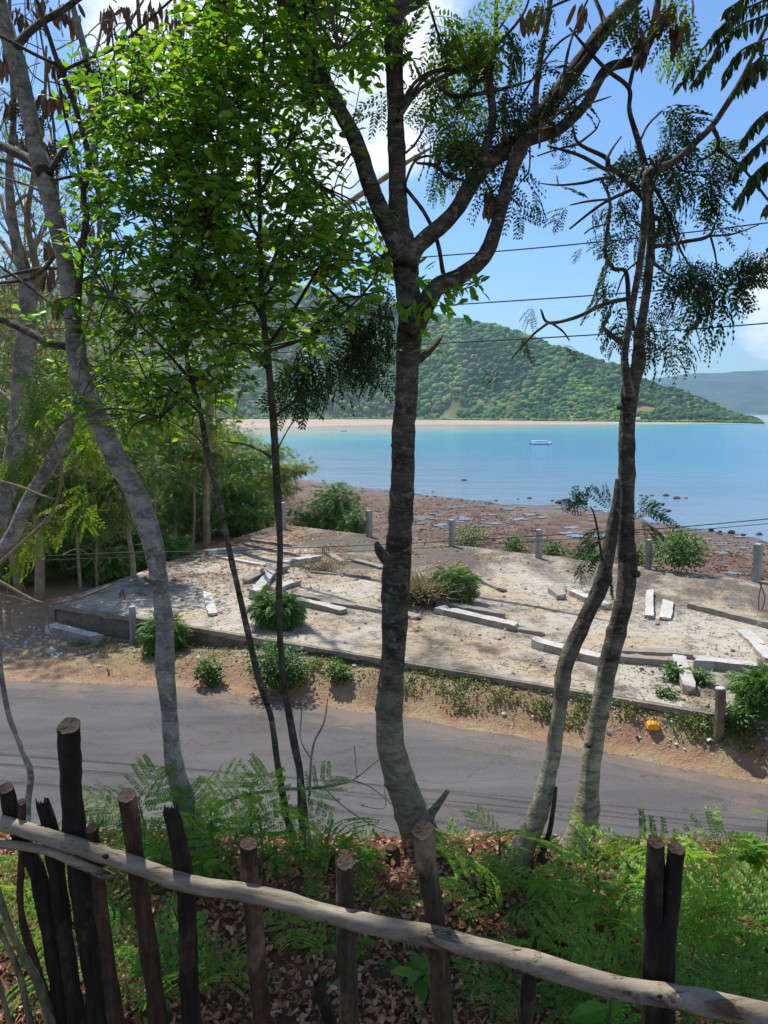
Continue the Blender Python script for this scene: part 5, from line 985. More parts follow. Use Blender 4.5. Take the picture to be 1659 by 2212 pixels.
for (x, y, dx_, dy_, n, sc) in [(1430, 240, .5, -.1, 5, .9), (1400, 270, .5, .2, 5, 1), (1430, 270, .4, .5, 6, 1), (1380, 290, -.3, .6, 4, .9), (1350, 270, -.6, .2, 2, .8), (1450, 300, .5, .3, 5, 1), (1400, 320, .5, .6, 4, .9), (1345, 300, -.4, .8, 3, .8), (1510, 355, .8, .2, 5, 1), (1480, 370, .7, .5, 5, .95), (1530, 345, .7, .3, 4, .9), (1460, 380, .3, .8, 4, .9),
  (1370, 420, -.4, .6, 4, .9), (1340, 410, -.3, .7, 4, .9), (1450, 420, .5, .6, 5, .9), (1490, 440, .6, .4, 4, .8), (1450, 480, .3, .7, 3, .9), (1480, 470, .7, -.1, 3, .9), (1530, 460, .5, 0, 2, .7), (1370, 500, -.5, .3, 4, .85), (1340, 520, -.6, .4, 4, .85), (1320, 560, -.4, .4, 3, .8), (1400, 520, .3, .6, 2, .8), (1360, 600, -.5, .6, 3, .9), (1330, 640, -.3, .6, 3, .8), (1440, 560, .5, .5, 4, .9), (1480, 560, .6, .5, 5, 1), (1520, 560, .5, .4, 5, 1), (1545, 570, .7, .4, 6, 1), (1500, 590, .3, .8, 5, 1), (1550, 600, .5, .8, 5, 1), (1570, 600, .9, .2, 4, 1), (1530, 620, .2, .9, 4, .9), (1480, 620, 0, .9, 3, .8),
  (1400, 640, .5, .3, 2, .8), (1360, 690, -.4, .5, 3, .8), (1430, 690, .4, .5, 4, .9), (1450, 710, .5, .6, 4, .9), (1400, 700, .2, .8, 3, .85), (1320, 700, -.2, .6, 2, .7), (1225, 735, .4, .3, 2, .5), (1168, 668, -.5, .1, 2, .45), (1105, 775, -.4, .3, 2, .5), (1150, 725, -.3, .4, 1, .5), (1232, 443, -.6, .1, 2, .55), (1210, 430, .2, -.2, 2, .45), (1265, 505, -.3, .2, 2, .45), (1290, 380, .0, -.2, 1, .45), (1310, 350, .2, .0, 2, .5), (1600, 300, .8, .1, 1, .8), (1250, 310, .5, -.8, 1, .5)]: sprig(E1, x, y, 4.7, dx_, dy_, max(1, int(n * .75)), 'frond_dark' if random.random() < .6 else 'frond_hang', sc * .88, spread=.55)
sprig(E1, 1540, 285, 4.7, .9, .05, 2, 'frond_sun', .8, .3)
shade_canopy(E1, [(Vector((2.4, 4.2, 15.0)), (1.4, 1.2, .8), 1), (Vector((1.4, 3.4, 14.4)), (1.4, 1.1, .7), 1)], 110, 1.5, 'frond_dark')

# --- slanting right tree
E2 = empty('slanting_tree', A(1100, 1885, 3.7), 'slanting pale based tree snapped off beside the straight right trunk', 'tree')
limb(E2, [(1080, 1930, 76), (1100, 1888, 58), (1134, 1822, 49), (1164, 1752, 39), (1190, 1647, 34), (1210, 1522, 31), (1222, 1436, 34), (1265, 1336, 33), (1299, 1261, 33), (1315, 1186, 29), (1325, 1126, 24), (1332, 1075, 16), (1333, 1035, 7)], 3.7, 4.25, mat='bark_base', name='trunk', sub=9, rings=.1, rough=.12)
limb(E2, [(1165, 1860, 16), (1186, 1800, 12), (1196, 1740, 10), (1201, 1700, 7)], 3.75, 3.8, mat='bark', name='dead_side_stem'); knob(E2, 1312, 1235, 4.1, 18)
limb(E2, [(1303, 1240, 6), (1295, 1170, 5), (1283, 1110, 4), (1275, 1095, 3)], 4.1, 4.0, mat='twig'); random.seed(9)
for (x, y, dx_, dy_, n) in [(1285, 1115, .2, -.8, 3), (1290, 1150, -.8, -.1, 3), (1280, 1110, -.7, -.3, 2), (1296, 1180, -.7, .1, 3), (1303, 1220, -.3, .4, 2)]: sprig(E2, x, y, 4.02, dx_, dy_, n, 'frond_dark', .48, .25, droop=.1)
for (x, y, dx_, dy_) in [(1370, 1130, .8, .1), (1372, 1125, .7, -.3)]: sprig(E2, x, y, 4.1, dx_, dy_, 2, 'frond_dark', .62, .25, droop=.05)

# --- large left tree
TA = empty('leaning_tree', A(408, 1775, 3.9), 'large left tree with a banded pale trunk leaning across the road', 'tree')
limb(TA, [(430, 1850, 84), (414, 1785, 56), (396, 1725, 44), (375, 1640, 36), (365, 1530, 33), (357, 1445, 42), (355, 1340, 37), (341, 1236, 38), (322, 1146, 46), (282, 1046, 46), (237, 961, 45), (202, 876, 41), (174, 811, 42), (160, 710, 36), (148, 610, 34), (132, 525, 36), (113, 450, 36), (92, 370, 42), (75, 300, 34), (55, 210, 34), (32, 120, 36), (10, 55, 35), (-8, -20, 30), (-40, -140, 20)], 3.9, 5.2, mat='bark_pale', name='trunk', sub=8, rings=.10, rough=.10)
for t in [[(35, 98, 20), (60, 72, 16), (90, 48, 15), (130, 25, 14), (165, 0, 13), (215, -40, 10), (300, -160, 6)], [(95, 372, 30), (70, 350, 24), (35, 330, 20), (-5, 312, 18), (-90, 280, 12)], [(105, 375, 14), (140, 320, 11), (185, 268, 10), (215, 240, 9), (260, 185, 6)], [(112, 390, 8), (150, 382, 6), (210, 372, 6), (285, 348, 3)], [(120, 395, 8), (60, 365, 8), (0, 345, 7), (-40, 330, 5)], [(125, 435, 7), (60, 400, 5), (-10, 380, 4)], [(125, 545, 9), (85, 590, 9), (50, 605, 8), (0, 612, 6)], [(175, 745, 18), (110, 742, 18), (60, 716, 16), (0, 690, 14), (-60, 670, 10)], [(150, 690, 7), (90, 640, 6), (0, 575, 6), (-40, 550, 4)], [(140, 580, 8), (90, 580, 8), (40, 590, 7), (0, 600, 5)]]: limb(TA, t, 4.8, 5.3, mat='bark')
for t in [[(170, 720, 15), (168, 650, 15), (175, 560, 15), (186, 465, 14), (180, 425, 13), (192, 350, 14), (178, 285, 12), (155, 210, 12), (130, 150, 12), (105, 75, 10), (80, 0, 8), (60, -80, 6)], [(132, 155, 8), (185, 130, 7), (240, 108, 7), (300, 62, 6), (370, 0, 5), (440, -60, 3)], [(122, 140, 8), (70, 115, 7), (0, 78, 7), (-50, 60, 5)], [(177, 415, 6), (163, 335, 6), (140, 250, 6), (122, 150, 4)], [(188, 440, 6), (212, 437, 5), (238, 438, 3)]]: limb(TA, t, 4.5, 4.6, mat='twig')
for x, y in [(305, 1136), (336, 1240), (330, 1082), (275, 1020), (250, 950)]: knob(TA, x, y, 4.24, 10, 'bark_pale')
limb(TA, [(335, 1262, 10), (322, 1255, 7), (312, 1248, 8)], 4.0, 3.95, mat='bark', name='broken_stub')
shade_canopy(TA, [(Vector((-3.4, 4.4, 15.2)), (1.6, 1.3, .8), 1), (Vector((-2.2, 3.8, 14.8)), (1.4, 1.2, .8), .8), (Vector((-4.8, 4.0, 14.0)), (1.5, 1.4, 1.2), 1)], 120, 1.5, 'frond_dark')

# --- broad-leaved saplings with the dense crown
def in_crown(px, py, which):
    if which == 'C': 
        top, bot = pl([(360, 60), (480, -190), (900, -190)], px), pl([(330, 700), (500, 800), (640, 800), (700, 720), (800, 660), (860, 560)], px)
        lim = pl([(-60, 800), (120, 900), (200, 720), (330, 720), (420, 700), (480, 835), (560, 850), (640, 855), (700, 835), (800, 690)], py); return top < py < bot and 380 < px < lim
    top = pl([(60, 200), (130, 160), (250, 120), (400, 60), (520, 60)], px); bot = pl([(60, 880), (250, 940), (420, 900), (520, 860)], px)
    lo = pl([(60, 260), (200, 120), (330, 150), (430, 190), (520, 150), (640, 60), (800, 90), (900, 120)], py)
    return top < py < bot and lo < px < 520
def crown_leaves(e, which, ntw, Yr, x0, x1, y0, y1, limbs, dens=None):
    L_, Dr, S_ = [], [], []; tw = MB(); cnt = 0
    while cnt < ntw:
        px, py = random.uniform(x0, x1), random.uniform(y0, y1)
        if not in_crown(px, py, which): continue
        if dens and random.random() > dens(px, py): continue
        Y = random.uniform(*Yr); c = A(px, py, Y); cnt += 1
        # twig grows away from the closest limb
        q = min(limbs, key=lambda q: (q - c).length); out = (c - q); out = out.normalized() if out.length > .05 else Vector((0, 0, 1)); d = (out * .8 + Vector((random.gauss(0, .5), random.gauss(0, .5), random.uniform(-.15, .6)))).normalized()
        ln = random.uniform(.25, .5); a = c - d * ln * .5; b = c + d * ln * .5 + Vector((0, 0, -.04)); m_ = c + Vector((0, 0, .03)); tube(tw, [a, m_, b], [.0035, .0028, .0015], 3, 2, cap=False)
        if random.random() < .4 and out.length > .01: tube(tw, [q.lerp(a, .25 if (q - a).length > 1 else 0), q.lerp(a, .7) + Vector((0, 0, .05)), a], [.006, .005, .003], 4, 3, cap=False)
        n = random.randint(10, 15); sd_ = d.cross(Vector((0, 0, 1))).normalized()
        for k in range(n):
            t = k / n; p = a.lerp(b, t) + Vector((0, 0, .03 * math.sin(math.pi * t))); s_ = (1 if k % 2 else -1); L_.append(p); ld = sd_ * s_ * random.uniform(.6, 1.1) + d * random.uniform(.2, .8) + Vector((random.gauss(0, .25), random.gauss(0, .25), random.uniform(-.7, .25))); Dr.append(ld.normalized()); S_.append(random.uniform(.05, .09))
    L_ = np.array(L_); Dr = np.array(Dr); S_ = np.array(S_); order = np.argsort(L_[:, 1]); near, far = order[:290], order[290:]
    for i in near: place('leaf', e, L_[i], Dr[i], S_[i], random.gauss(0, .6), 'leaf')
    k = MB(); k.inst(LEAF, frames(Dr[far], rng.normal(0, .6, len(far))) * S_[far][:, None, None], L_[far], np.clip(rng.normal(.42, .22, len(far)) + .12 * (L_[far][:, 0] < -1.2), 0, .99)); part('foliage', k, M['leaf'], e, kind='stuff'); part('twigs', tw, M['twig'], e, kind='stuff')
TC = empty('leafy_tree', A(662, 1850, 3.75), 'slender dark trunked tree whose dense bright green leaves fill the upper left', 'tree')
Pc = limb(TC, [(668, 1885, 36), (663, 1840, 28), (655, 1772, 23), (648, 1672, 15), (634, 1597, 17), (615, 1487, 13), (607, 1411, 13), (602, 1311, 13), (605, 1186, 12), (600, 1086, 15), (595, 986, 16), (587, 861, 15), (576, 750, 14), (566, 650, 12), (562, 500, 10), (560, 350, 8), (566, 200, 6), (570, 60, 4)], 3.75, 4.8, mat='twig', name='trunk', sub=7, rings=.08, rough=.14)
LC = list(Pc[10:])
for t in [[(595, 898, 7), (645, 861, 6), (690, 838, 4), (720, 815, 2)], [(587, 988, 7), (540, 963, 5), (480, 953, 3)], [(595, 985, 4), (610, 950, 3), (640, 905, 3), (690, 880, 2)], [(576, 750, 9), (640, 660, 8), (700, 560, 6), (760, 480, 4)], [(572, 700, 8), (520, 600, 7), (470, 480, 5), (430, 380, 3)], [(566, 620, 8), (620, 500, 7), (690, 400, 5), (760, 330, 3)], [(562, 520, 7), (500, 400, 6), (450, 280, 4), (430, 180, 3)], [(560, 420, 7), (630, 300, 6), (690, 200, 4), (730, 110, 3)], [(560, 330, 6), (510, 220, 5), (480, 120, 3), (470, 20, 2)], [(565, 220, 5), (620, 120, 4), (660, 20, 2)], [(578, 760, 8), (680, 720, 6), (780, 640, 4), (830, 560, 3)], [(570, 640, 7), (650, 560, 6), (740, 560, 4), (820, 570, 3)], [(580, 800, 7), (520, 740, 6), (450, 690, 4), (400, 650, 3)]]: LC += limb(TC, t, 4.6, 4.6 + random.uniform(-.7, .9), mat='twig')
crown_leaves(TC, 'C', 720, (4.1, 5.5), 380, 860, -190, 850, LC, lambda x, y: (1.0 if x < 720 else .75) * (1 if y < 620 else .62))
random.seed(12)
for (x, y, dx_, dy_, n) in [(700, 740, .6, .5, 5), (740, 730, .7, .5, 5), (780, 700, .4, .7, 6), (820, 680, .3, .8, 5), (660, 770, .2, .8, 5), (640, 820, .1, .8, 4), (720, 780, .3, .8, 5), (800, 760, .2, .9, 4), (620, 770, -.2, .8, 4), (760, 640, .5, .4, 4), (820, 620, .2, .5, 4)]: sprig(D, x, y, 5.1, dx_, dy_, n, 'frond_hang' if n % 2 else 'frond_dark', .85, .5)
TB = empty('spotted_tree', A(647, 1840, 3.85), 'thin pale spotted trunk crossing left of the dark slender one', 'tree')
Pb = limb(TB, [(655, 1880, 24), (646, 1842, 18), (620, 1765, 15), (597, 1632, 13), (585, 1547, 12), (560, 1472, 14), (540, 1386, 13), (515, 1276, 12), (495, 1186, 12), (475, 1086, 13), (450, 986, 13), (435, 901, 11), (415, 826, 10), (402, 760, 8), (392, 680, 7), (380, 560, 6), (365, 420, 5), (355, 300, 3)], 3.85, 4.9, mat='bark', name='trunk', sub=7, rings=.08, rough=.14)
LB = list(Pb[9:])
for t in [[(415, 826, 7), (360, 760, 6), (300, 700, 5), (240, 640, 3)], [(402, 760, 6), (340, 640, 5), (270, 540, 4), (220, 440, 3)], [(392, 680, 6), (420, 600, 5), (440, 500, 3)], [(380, 560, 5), (320, 460, 4), (270, 360, 3), (220, 280, 2)], [(430, 890, 6), (380, 850, 5), (320, 830, 4), (240, 820, 2)], [(370, 450, 4), (400, 340, 4), (410, 240, 2)], [(362, 400, 4), (310, 300, 3), (280, 210, 2)], [(450, 980, 4), (420, 940, 3), (350, 900, 2)]]: LB += limb(TB, t, 4.8, 4.8 + random.uniform(-.6, .6), mat='twig')
crown_leaves(TB, 'B', 520, (4.1, 5.5), 60, 520, 60, 950, LB, lambda x, y: (.35 if x < 170 else (.8 if x < 260 else 1)) * (1 if y > 130 else .4))

# --- left sapling and far-left pale trees
S1 = empty('sapling', A(60, 1760, 3.6), 'thin curved mossy sapling at the left border above the fence', 'sapling'); limb(S1, [(58, 1800, 16), (60, 1735, 14), (66, 1672, 13), (45, 1612, 12), (20, 1547, 11), (5, 1472, 10), (0, 1400, 9), (2, 1330, 7), (-8, 1240, 5)], 3.6, 3.9, mat='bark_pale', name='trunk')
F1 = empty('pale_tree', A(-60, 1500, 6.2), 'pale peeling trunk rising along the left border', 'tree')
limb(F1, [(-90, 1700, 50), (-60, 1400, 46), (-20, 1190, 42), (5, 1086, 37), (22, 1011, 36), (42, 911, 37), (50, 786, 44), (58, 700, 38), (55, 600, 30), (30, 500, 22), (20, 380, 16), (30, 240, 12), (20, 60, 9), (25, -80, 6)], 6.2, 7.2, mat='bark_pale', name='trunk', sub=8)
for t in [[(58, 690, 22), (80, 600, 16), (60, 480, 12), (75, 360, 9), (95, 240, 7), (100, 100, 5)], [(50, 590, 14), (10, 530, 10), (-30, 480, 8)], [(55, 640, 12), (110, 560, 9), (125, 470, 7), (120, 330, 6), (105, 180, 5), (75, 0, 4)], [(70, 560, 9), (20, 490, 8), (0, 420, 6)], [(40, 880, 12), (-10, 840, 10), (-60, 820, 8)], [(25, 450, 8), (60, 420, 6), (90, 440, 5)], [(65, 620, 8), (100, 640, 6), (130, 590, 5)]]: limb(F1, t, 6.8, 7.2, mat='bark_back')
F2 = empty('pale_tree', A(-60, 1300, 5.6), 'pale trunk slanting in from the left border beside the large leaning one', 'tree')
limb(F2, [(-110, 1330, 36), (-40, 1240, 33), (0, 1196, 31), (30, 1151, 29), (65, 1076, 28), (110, 1001, 29), (145, 926, 26), (165, 861, 22), (175, 780, 16), (195, 650, 12), (215, 500, 10), (205, 330, 13), (190, 150, 15), (170, 60, 14), (155, 0, 11), (150, -90, 7)], 5.6, 6.4, mat='bark_pale', name='trunk', sub=8)
for t in [[(200, 130, 8), (215, 80, 6), (225, 20, 4)], [(190, 240, 7), (230, 160, 6), (275, 60, 6), (310, 0, 5)], [(215, 480, 7), (260, 380, 7), (300, 260, 9), (310, 150, 12), (300, 40, 9), (295, -60, 6)], [(168, 850, 9), (215, 840, 8), (250, 855, 5), (300, 840, 3)]]: limb(F2, t, 6.2, 6.6, mat='bark_back')
V1 = empty('hanging_vine', A(-20, 1240, 5.2), 'bare curling vine stems arching beside the left trunks', 'vine')
for t in [[(-40, 1250, 8), (50, 1171, 7), (110, 1110, 7), (133, 1040, 7), (128, 990, 6), (110, 940, 5), (90, 900, 4)], [(-40, 1235, 7), (10, 1262, 7), (85, 1301, 6), (150, 1298, 6), (215, 1275, 5), (260, 1255, 4)], [(100, 1298, 4), (104, 1350, 4), (135, 1395, 4), (190, 1398, 3), (205, 1385, 2)], [(190, 1395, 2), (225, 1430, 2), (232, 1450, 2)], [(-20, 1035, 6), (40, 1050, 6), (90, 1070, 5), (120, 1078, 4)], [(110, 540, 4), (60, 480, 4), (20, 350, 3)], [(200, 690, 4), (240, 800, 4), (270, 950, 4), (330, 1010, 3), (380, 1030, 3)], [(60, 1300, 3), (30, 1290, 3), (-20, 1280, 3)]]: limb(V1, t, 5.2, 5.0, mat='bark_back')
random.seed(3); pods(V1, 265, 1272, 5.0, 6, 7, .085); pods(V1, 240, 1388, 5.0, 5, 8, .085); pods(V1, 233, 1446, 5.0, 4, 4, .07)
for (x, y, n, s_) in [(120, 130, 14, 12), (100, 200, 16, 14), (90, 310, 18, 12), (50, 300, 12, 14), (20, 120, 12, 12), (130, 200, 14, 12), (60, 20, 14, 24), (130, 10, 14, 18), (230, 20, 12, 14), (240, 60, 6, 8), (15, 215, 10, 12), (70, 250, 12, 10), (150, 30, 8, 14), (20, 20, 14, 16), (110, 520, 12, 12), (100, 580, 10, 10)]: pods(F1, x, y, 6.9, n, s_, .20)
for (x, y, n, s_) in [(290, 70, 12, 12), (300, 90, 10, 16), (340, 20, 14, 20), (400, 30, 12, 18), (370, 110, 10, 12), (200, 480, 12, 12), (185, 520, 10, 12), (120, 650, 6, 9), (345, 60, 10, 12), (270, 20, 10, 16), (420, 460, 8, 12)]: pods(F2, x, y, 6.5, n, s_, .19)
for (x, y, dx_, dy_, n, kd) in [(180, 150, .5, .2, 4, 'frond_dark'), (210, 130, .3, .5, 4, 'frond_dark'), (140, 300, .2, .6, 3, 'frond_dark'), (40, 180, -.3, .4, 3, 'frond_dark')]: sprig(F2, x, y, 6.3, dx_, dy_, n, kd, 1.0, .5)
for (x, y, n) in [(60, 860, 4), (40, 975, 4), (170, 900, 5), (190, 970, 5), (200, 940, 4), (70, 820, 3), (40, 1140, 3), (90, 1150, 4), (160, 1110, 4), (180, 1070, 4)]: sprig(F2, x, y, 6.3, random.uniform(-.6, .6), .2, n, 'frond_sun', .9, .6, droop=.0)
def tangle(e, n, x0, x1, y0, y1, Y, w=3.2, mat='bark_back'):
    k = MB()
    for i in range(n):
        px, py = random.uniform(x0, x1), random.uniform(y0, y1); a = random.uniform(0, 6.3); P = []; Yy = Y + random.gauss(0, .3); m_ = random.randint(3, 6); ww = random.uniform(.5, 1.2) * w
        for q in range(m_): P.append((px, py, ww * (1 - q / m_ * .8))); a += random.gauss(0, .5); l = random.uniform(25, 60); px += math.cos(a) * l * .8; py += math.sin(a) * l
        tube(k, [A(x, y, Yy) for x, y, _ in P], [rad(w_, Yy, 500) for *_, w_ in P], 4, 4, .1)
    part('twigs', k, M[mat], e, kind='stuff')
random.seed(77); tangle(F1, 75, -20, 130, 0, 760, 7.1); tangle(F2, 55, 60, 330, 0, 1000, 6.6); tangle(F1, 30, -20, 140, 350, 1250, 6.8, 4)
# pale diagonal limb tree behind, with pod strings
F3 = empty('pale_tree', Vector((A(445, 1190, 27).x, 27, H(A(445, 1190, 27).x, 27))), 'slim pale tree behind the leafy crown with a diagonal bare limb', 'tree')
limb(F3, [(447, 1230, 16), (446, 1180, 15), (447, 1000, 15), (470, 800, 17), (560, 620, 15), (640, 520, 14), (700, 475, 13), (765, 430, 12), (830, 385, 12), (880, 350, 9), (930, 320, 5)], 27, 22, mat='bark_back', name='trunk')
for t in [[(700, 475, 5), (700, 430, 4), (730, 400, 4), (760, 405, 3), (800, 360, 2)], [(470, 800, 9), (440, 640, 8), (420, 480, 8), (390, 330, 10), (385, 200, 11), (380, 60, 8), (375, -60, 5)], [(455, 700, 7), (500, 560, 7), (540, 400, 6), (560, 300, 5)], [(740, 445, 4), (740, 400, 3), (760, 370, 2)]]: limb(F3, t, 23.5, 23, mat='bark_back')
for (x, y, n, s_) in [(380, 120, 14, 16), (395, 40, 14, 18), (430, 420, 10, 14), (540, 330, 8, 14)]: pods(F3, x, y, 23, n, s_, .42)

# --- overhanging spray from a tree standing outside the right border
OV = empty('overhanging_tree', Vector((4.2, 4.4, 7.4)), 'tree at the right border with drooping dark elliptical leaves hanging into view', 'tree')
k = MB(); tube(k, [Vector((4.2, 4.4, 7.0)), Vector((4.15, 4.4, 9.5)), Vector((3.9, 4.4, 12.2)), Vector((3.5, 4.4, 13.8))], [.12, .1, .08, .05], 12, 8, .1); part('trunk', k, M['bark'], OV, True)
SP = [[(1760, -80), (1659, -5), (1590, 30), (1530, 90), (1475, 175)], [(1760, -20), (1660, 30), (1590, 60), (1540, 120), (1510, 165)], [(1760, 50), (1670, 80), (1600, 110), (1570, 160)], [(1740, 90), (1680, 120), (1640, 150), (1600, 180)], [(1760, 200), (1690, 225), (1640, 255), (1605, 300)], [(1760, 240), (1690, 270), (1640, 310), (1600, 350), (1585, 370)], [(1760, 310), (1690, 340), (1640, 375), (1595, 430)], [(1740, 400), (1690, 430), (1655, 445)], [(1700, -120), (1640, -40), (1600, 0), (1570, 20)], [(1760, 370), (1700, 350), (1660, 350), (1625, 380)], [(1760, 130), (1700, 130), (1650, 120), (1620, 150)]]
random.seed(8); total = 0
for s_ in SP:
    P = limb(OV, [(x, y, 6 - i) for i, (x, y) in enumerate(s_)], 4.5, 4.1, mat='twig'); path = catmull(P, 9)
    limb(OV, [(s_[0][0] + 160, s_[0][1] - 20, 12), (s_[0][0], s_[0][1], 6)] , 4.4, 4.5, mat='twig', sub=2)
    for i, p in enumerate(path[4:]):
        for q in range(2):
            place('leaf_dark', OV, p, Vector(((1 if q else -1) * random.uniform(.1, .5) - .25, random.uniform(-.4, .4), -1)), random.uniform(.06, .095), random.gauss(0, .8), 'leaf')
sprig(OV, 1665, 520, 4.6, -.6, .5, 5, 'frond_dark', .9, .3)
limb(OV, [(1760, 480, 6), (1700, 500, 4), (1662, 522, 3)], 4.6, 4.6, mat='twig')
shade_canopy(OV, [(Vector((3.9, 4.5, 14.9)), (1.5, 1.4, .8), 1)], 120, 1.4, 'frond_dark')
# stray leafy sprig on the central trunk
random.seed(2)
for (x, y) in [(905, 660), (900, 620), (920, 600), (960, 635), (985, 640), (1010, 620), (890, 690), (900, 740)]:
    c = A(x, y, 4.15)
    for q in range(8): place('leaf', D, c + Vector((random.gauss(0, .05), random.gauss(0, .05), random.gauss(0, .04))), Vector((random.gauss(.3, .6), random.gauss(0, .5), random.gauss(-.2, .5))), random.uniform(.06, .09), random.gauss(0, .6), 'leaf')
limb(D, [(900, 680, 5), (940, 640, 4), (1000, 625, 3), (1040, 610, 2)], 4.15, 4.15, mat='twig')
for q in range(14): t = q / 14; c = A(lerp(940, 1045, t), lerp(640, 608, t), 4.15); place('leaf', D, c, Vector((.6, random.gauss(0, .4), (1 if q % 2 else -1) * .6 - .2)), .07, random.gauss(0, .4), 'leaf')

# ---------------------------------------------------------------- understorey on the bank
def plant(px, py, Y, h, nf, scale, label, kind='frond_fern', lean=(0, 0), name='leafy_seedling', cat='plant', spread=.75, group='feathery seedlings on the bank'):
    """stem standing on the ground under the image point; fronds burst from its upper part"""
    top = A(px, py, Y); b = Vector((top.x - lean[0] * h, top.y - lean[1] * h, 0)); b.z = H(b.x, b.y); e = empty(name, b, label, cat, group); k = MB(); mid = b.lerp(top, .5) + Vector((random.gauss(0, .03), 0, 0)); tube(k, [b - Vector((0, 0, .03)), mid, top], [.009, .007, .003], 6, 4); part('stem', k, M['stake_green'], e)
    for i in range(nf):
        t = (i + .6) / nf; q = (b.lerp(mid, t * 2) if t < .5 else mid.lerp(top, t * 2 - 1)) if t < 1 else top; q = b.lerp(top, .35 + .65 * t); a = i * 2.4 + random.uniform(-.4, .4); d = Vector((math.cos(a) * spread, math.sin(a) * spread, .35 + .5 * t + random.uniform(-.2, .2)))
        place(kind, e, q, d, scale * random.uniform(.7, 1.1), random.gauss(0, .35), 'frond')
    return e
random.seed(21)
PL_ = [ # px,py(top),Y,h,n,scale,label
 (300, 1690, 3.7, .5, 12, 1.0, 'bright feathery plant left of the large left trunk base'), (420, 1690, 3.75, .5, 9, .9, 'feathery plant just right of the large left trunk base'), (240, 1760, 3.6, .4, 9, .9, 'feathery plant between the tall black post and the brown post'), (360, 1780, 3.5, .3, 8, .8, 'low feathery plant in front of the large left trunk'), (460, 1780, 3.6, .3, 9, .8, 'leafy plant between the large left trunk and the slim trunks'),
 (560, 1720, 3.6, .5, 11, .95, 'tall feathery plant left of the two slim trunks'), (650, 1690, 3.6, .6, 12, 1.0, 'feathery plant rising in front of the two slim trunks'), (720, 1730, 3.7, .5, 11, .95, 'feathery plant right of the two slim trunks'), (700, 1800, 3.6, .3, 8, .8, 'low feathery plant at the foot of the slim trunks'), (600, 1800, 3.7, .3, 7, .8, 'low plant left of the slim trunks'),
 (1080, 1760, 3.8, .5, 10, .85, 'light feathery plant left of the slanting trunk base'), (1000, 1820, 3.7, .35, 9, .8, 'feathery plant right of the central trunk base'), (1040, 1830, 3.4, .35, 8, .8, 'small feathery plant right of the stump'), (1140, 1860, 3.4, .35, 10, .85, 'feathery plant at the slanting trunk base'), (1100, 1940, 3.1, .35, 11, .9, 'dark green fern mass in front of the slanting trunk'), (1220, 1920, 3.2, .45, 13, 1.0, 'dense green plant in front of the straight trunk base'), (1290, 1860, 3.3, .55, 12, 1.0, 'tall green plant right of the straight trunk base'), (1340, 1940, 3.0, .5, 13, 1.0, 'dense green plant left of the paired posts'), (1380, 1800, 3.4, .6, 6, .8, 'light green frond plant behind the paired posts'),
 (1500, 1850, 3.2, .6, 12, 1.0, 'green plant right of the paired posts, upper'), (1560, 1950, 2.9, .5, 13, 1.0, 'green plant right of the paired posts, middle'), (1620, 2000, 2.7, .5, 12, .95, 'green plant at the right border'), (1500, 2030, 2.6, .45, 12, .9, 'bright plant low right of the paired posts'), (1340, 2040, 2.6, .4, 12, .9, 'green plant just above the rail left of the paired posts'), (1200, 2040, 2.7, .35, 11, .9, 'green plant above the rail by the broken stake'), (1640, 1900, 3.1, .5, 10, .9, 'light green plant under the dark glossy sapling'), (1430, 1930, 2.9, .4, 10, .9, 'green plant right behind the paired posts'), (1600, 2110, 2.4, .4, 11, .85, 'green plant under the rail in the right corner'), (1200, 2140, 2.5, .25, 9, .7, 'green fronds under the rail right of the broken stake'), (1060, 2130, 2.6, .2, 5, .55, 'small frond under the rail beside the tall grey post'), (1480, 2180, 2.3, .3, 10, .8, 'green plant at the bottom right of the paired posts'), (1330, 2190, 2.4, .25, 8, .7, 'green plant at the bottom left of the paired posts'),
 (690, 1925, 3.3, .16, 6, .5, 'small round seedling left of the sawn grey post'), (700, 2030, 3.0, .2, 7, .55, 'seedling under the rail left of the sawn grey post'), (640, 2000, 3.1, .15, 6, .6, 'low seedling left of the sawn grey post under the rail'), (810, 1930, 3.4, .2, 6, .5, 'seedling between the sawn grey post and the central trunk'), (300, 2020, 2.9, .25, 10, .7, 'low green plant behind the brown post'), (350, 2080, 2.7, .25, 10, .75, 'low green plant between the brown post and the black post'), (270, 2100, 2.7, .2, 9, .7, 'low green plant left of the brown post bottom'), (440, 2040, 2.9, .2, 8, .55, 'small green plant right of the charred post'), (470, 2090, 2.8, .15, 7, .5, 'light seedling lower right of the charred post'), (60, 1900, 3.4, .25, 9, .8, 'green plant behind the rail at the left border'), (150, 1950, 3.2, .25, 9, .75, 'green plant behind the left cluster of posts'), (30, 1990, 3.0, .2, 9, .7, 'low green plant at the left border'), (80, 2080, 2.8, .2, 8, .7, 'low green plant low in the left corner'), (230, 1930, 3.3, .2, 8, .6, 'green plant between the tall black post and the thin brown one'), (880, 2000, 3.1, .12, 5, .4, 'tiny seedling left of the tall grey post'), (380, 1880, 3.5, .2, 7, .7, 'bright plant behind the charred post above the rail'), (120, 1830, 3.7, .3, 8, .8, 'light green plant above the rail at left'), (800, 1800, 3.8, .25, 6, .5, 'thin seedling beside the central trunk base')]
for (px, py, Y, h, n, sc, lb) in PL_: plant(px, py + (40 if py < 1900 and px < 1150 else 15), Y, h, max(3, int(n * (.36 if 560 < px < 1150 else .46))), sc * .88, lb)
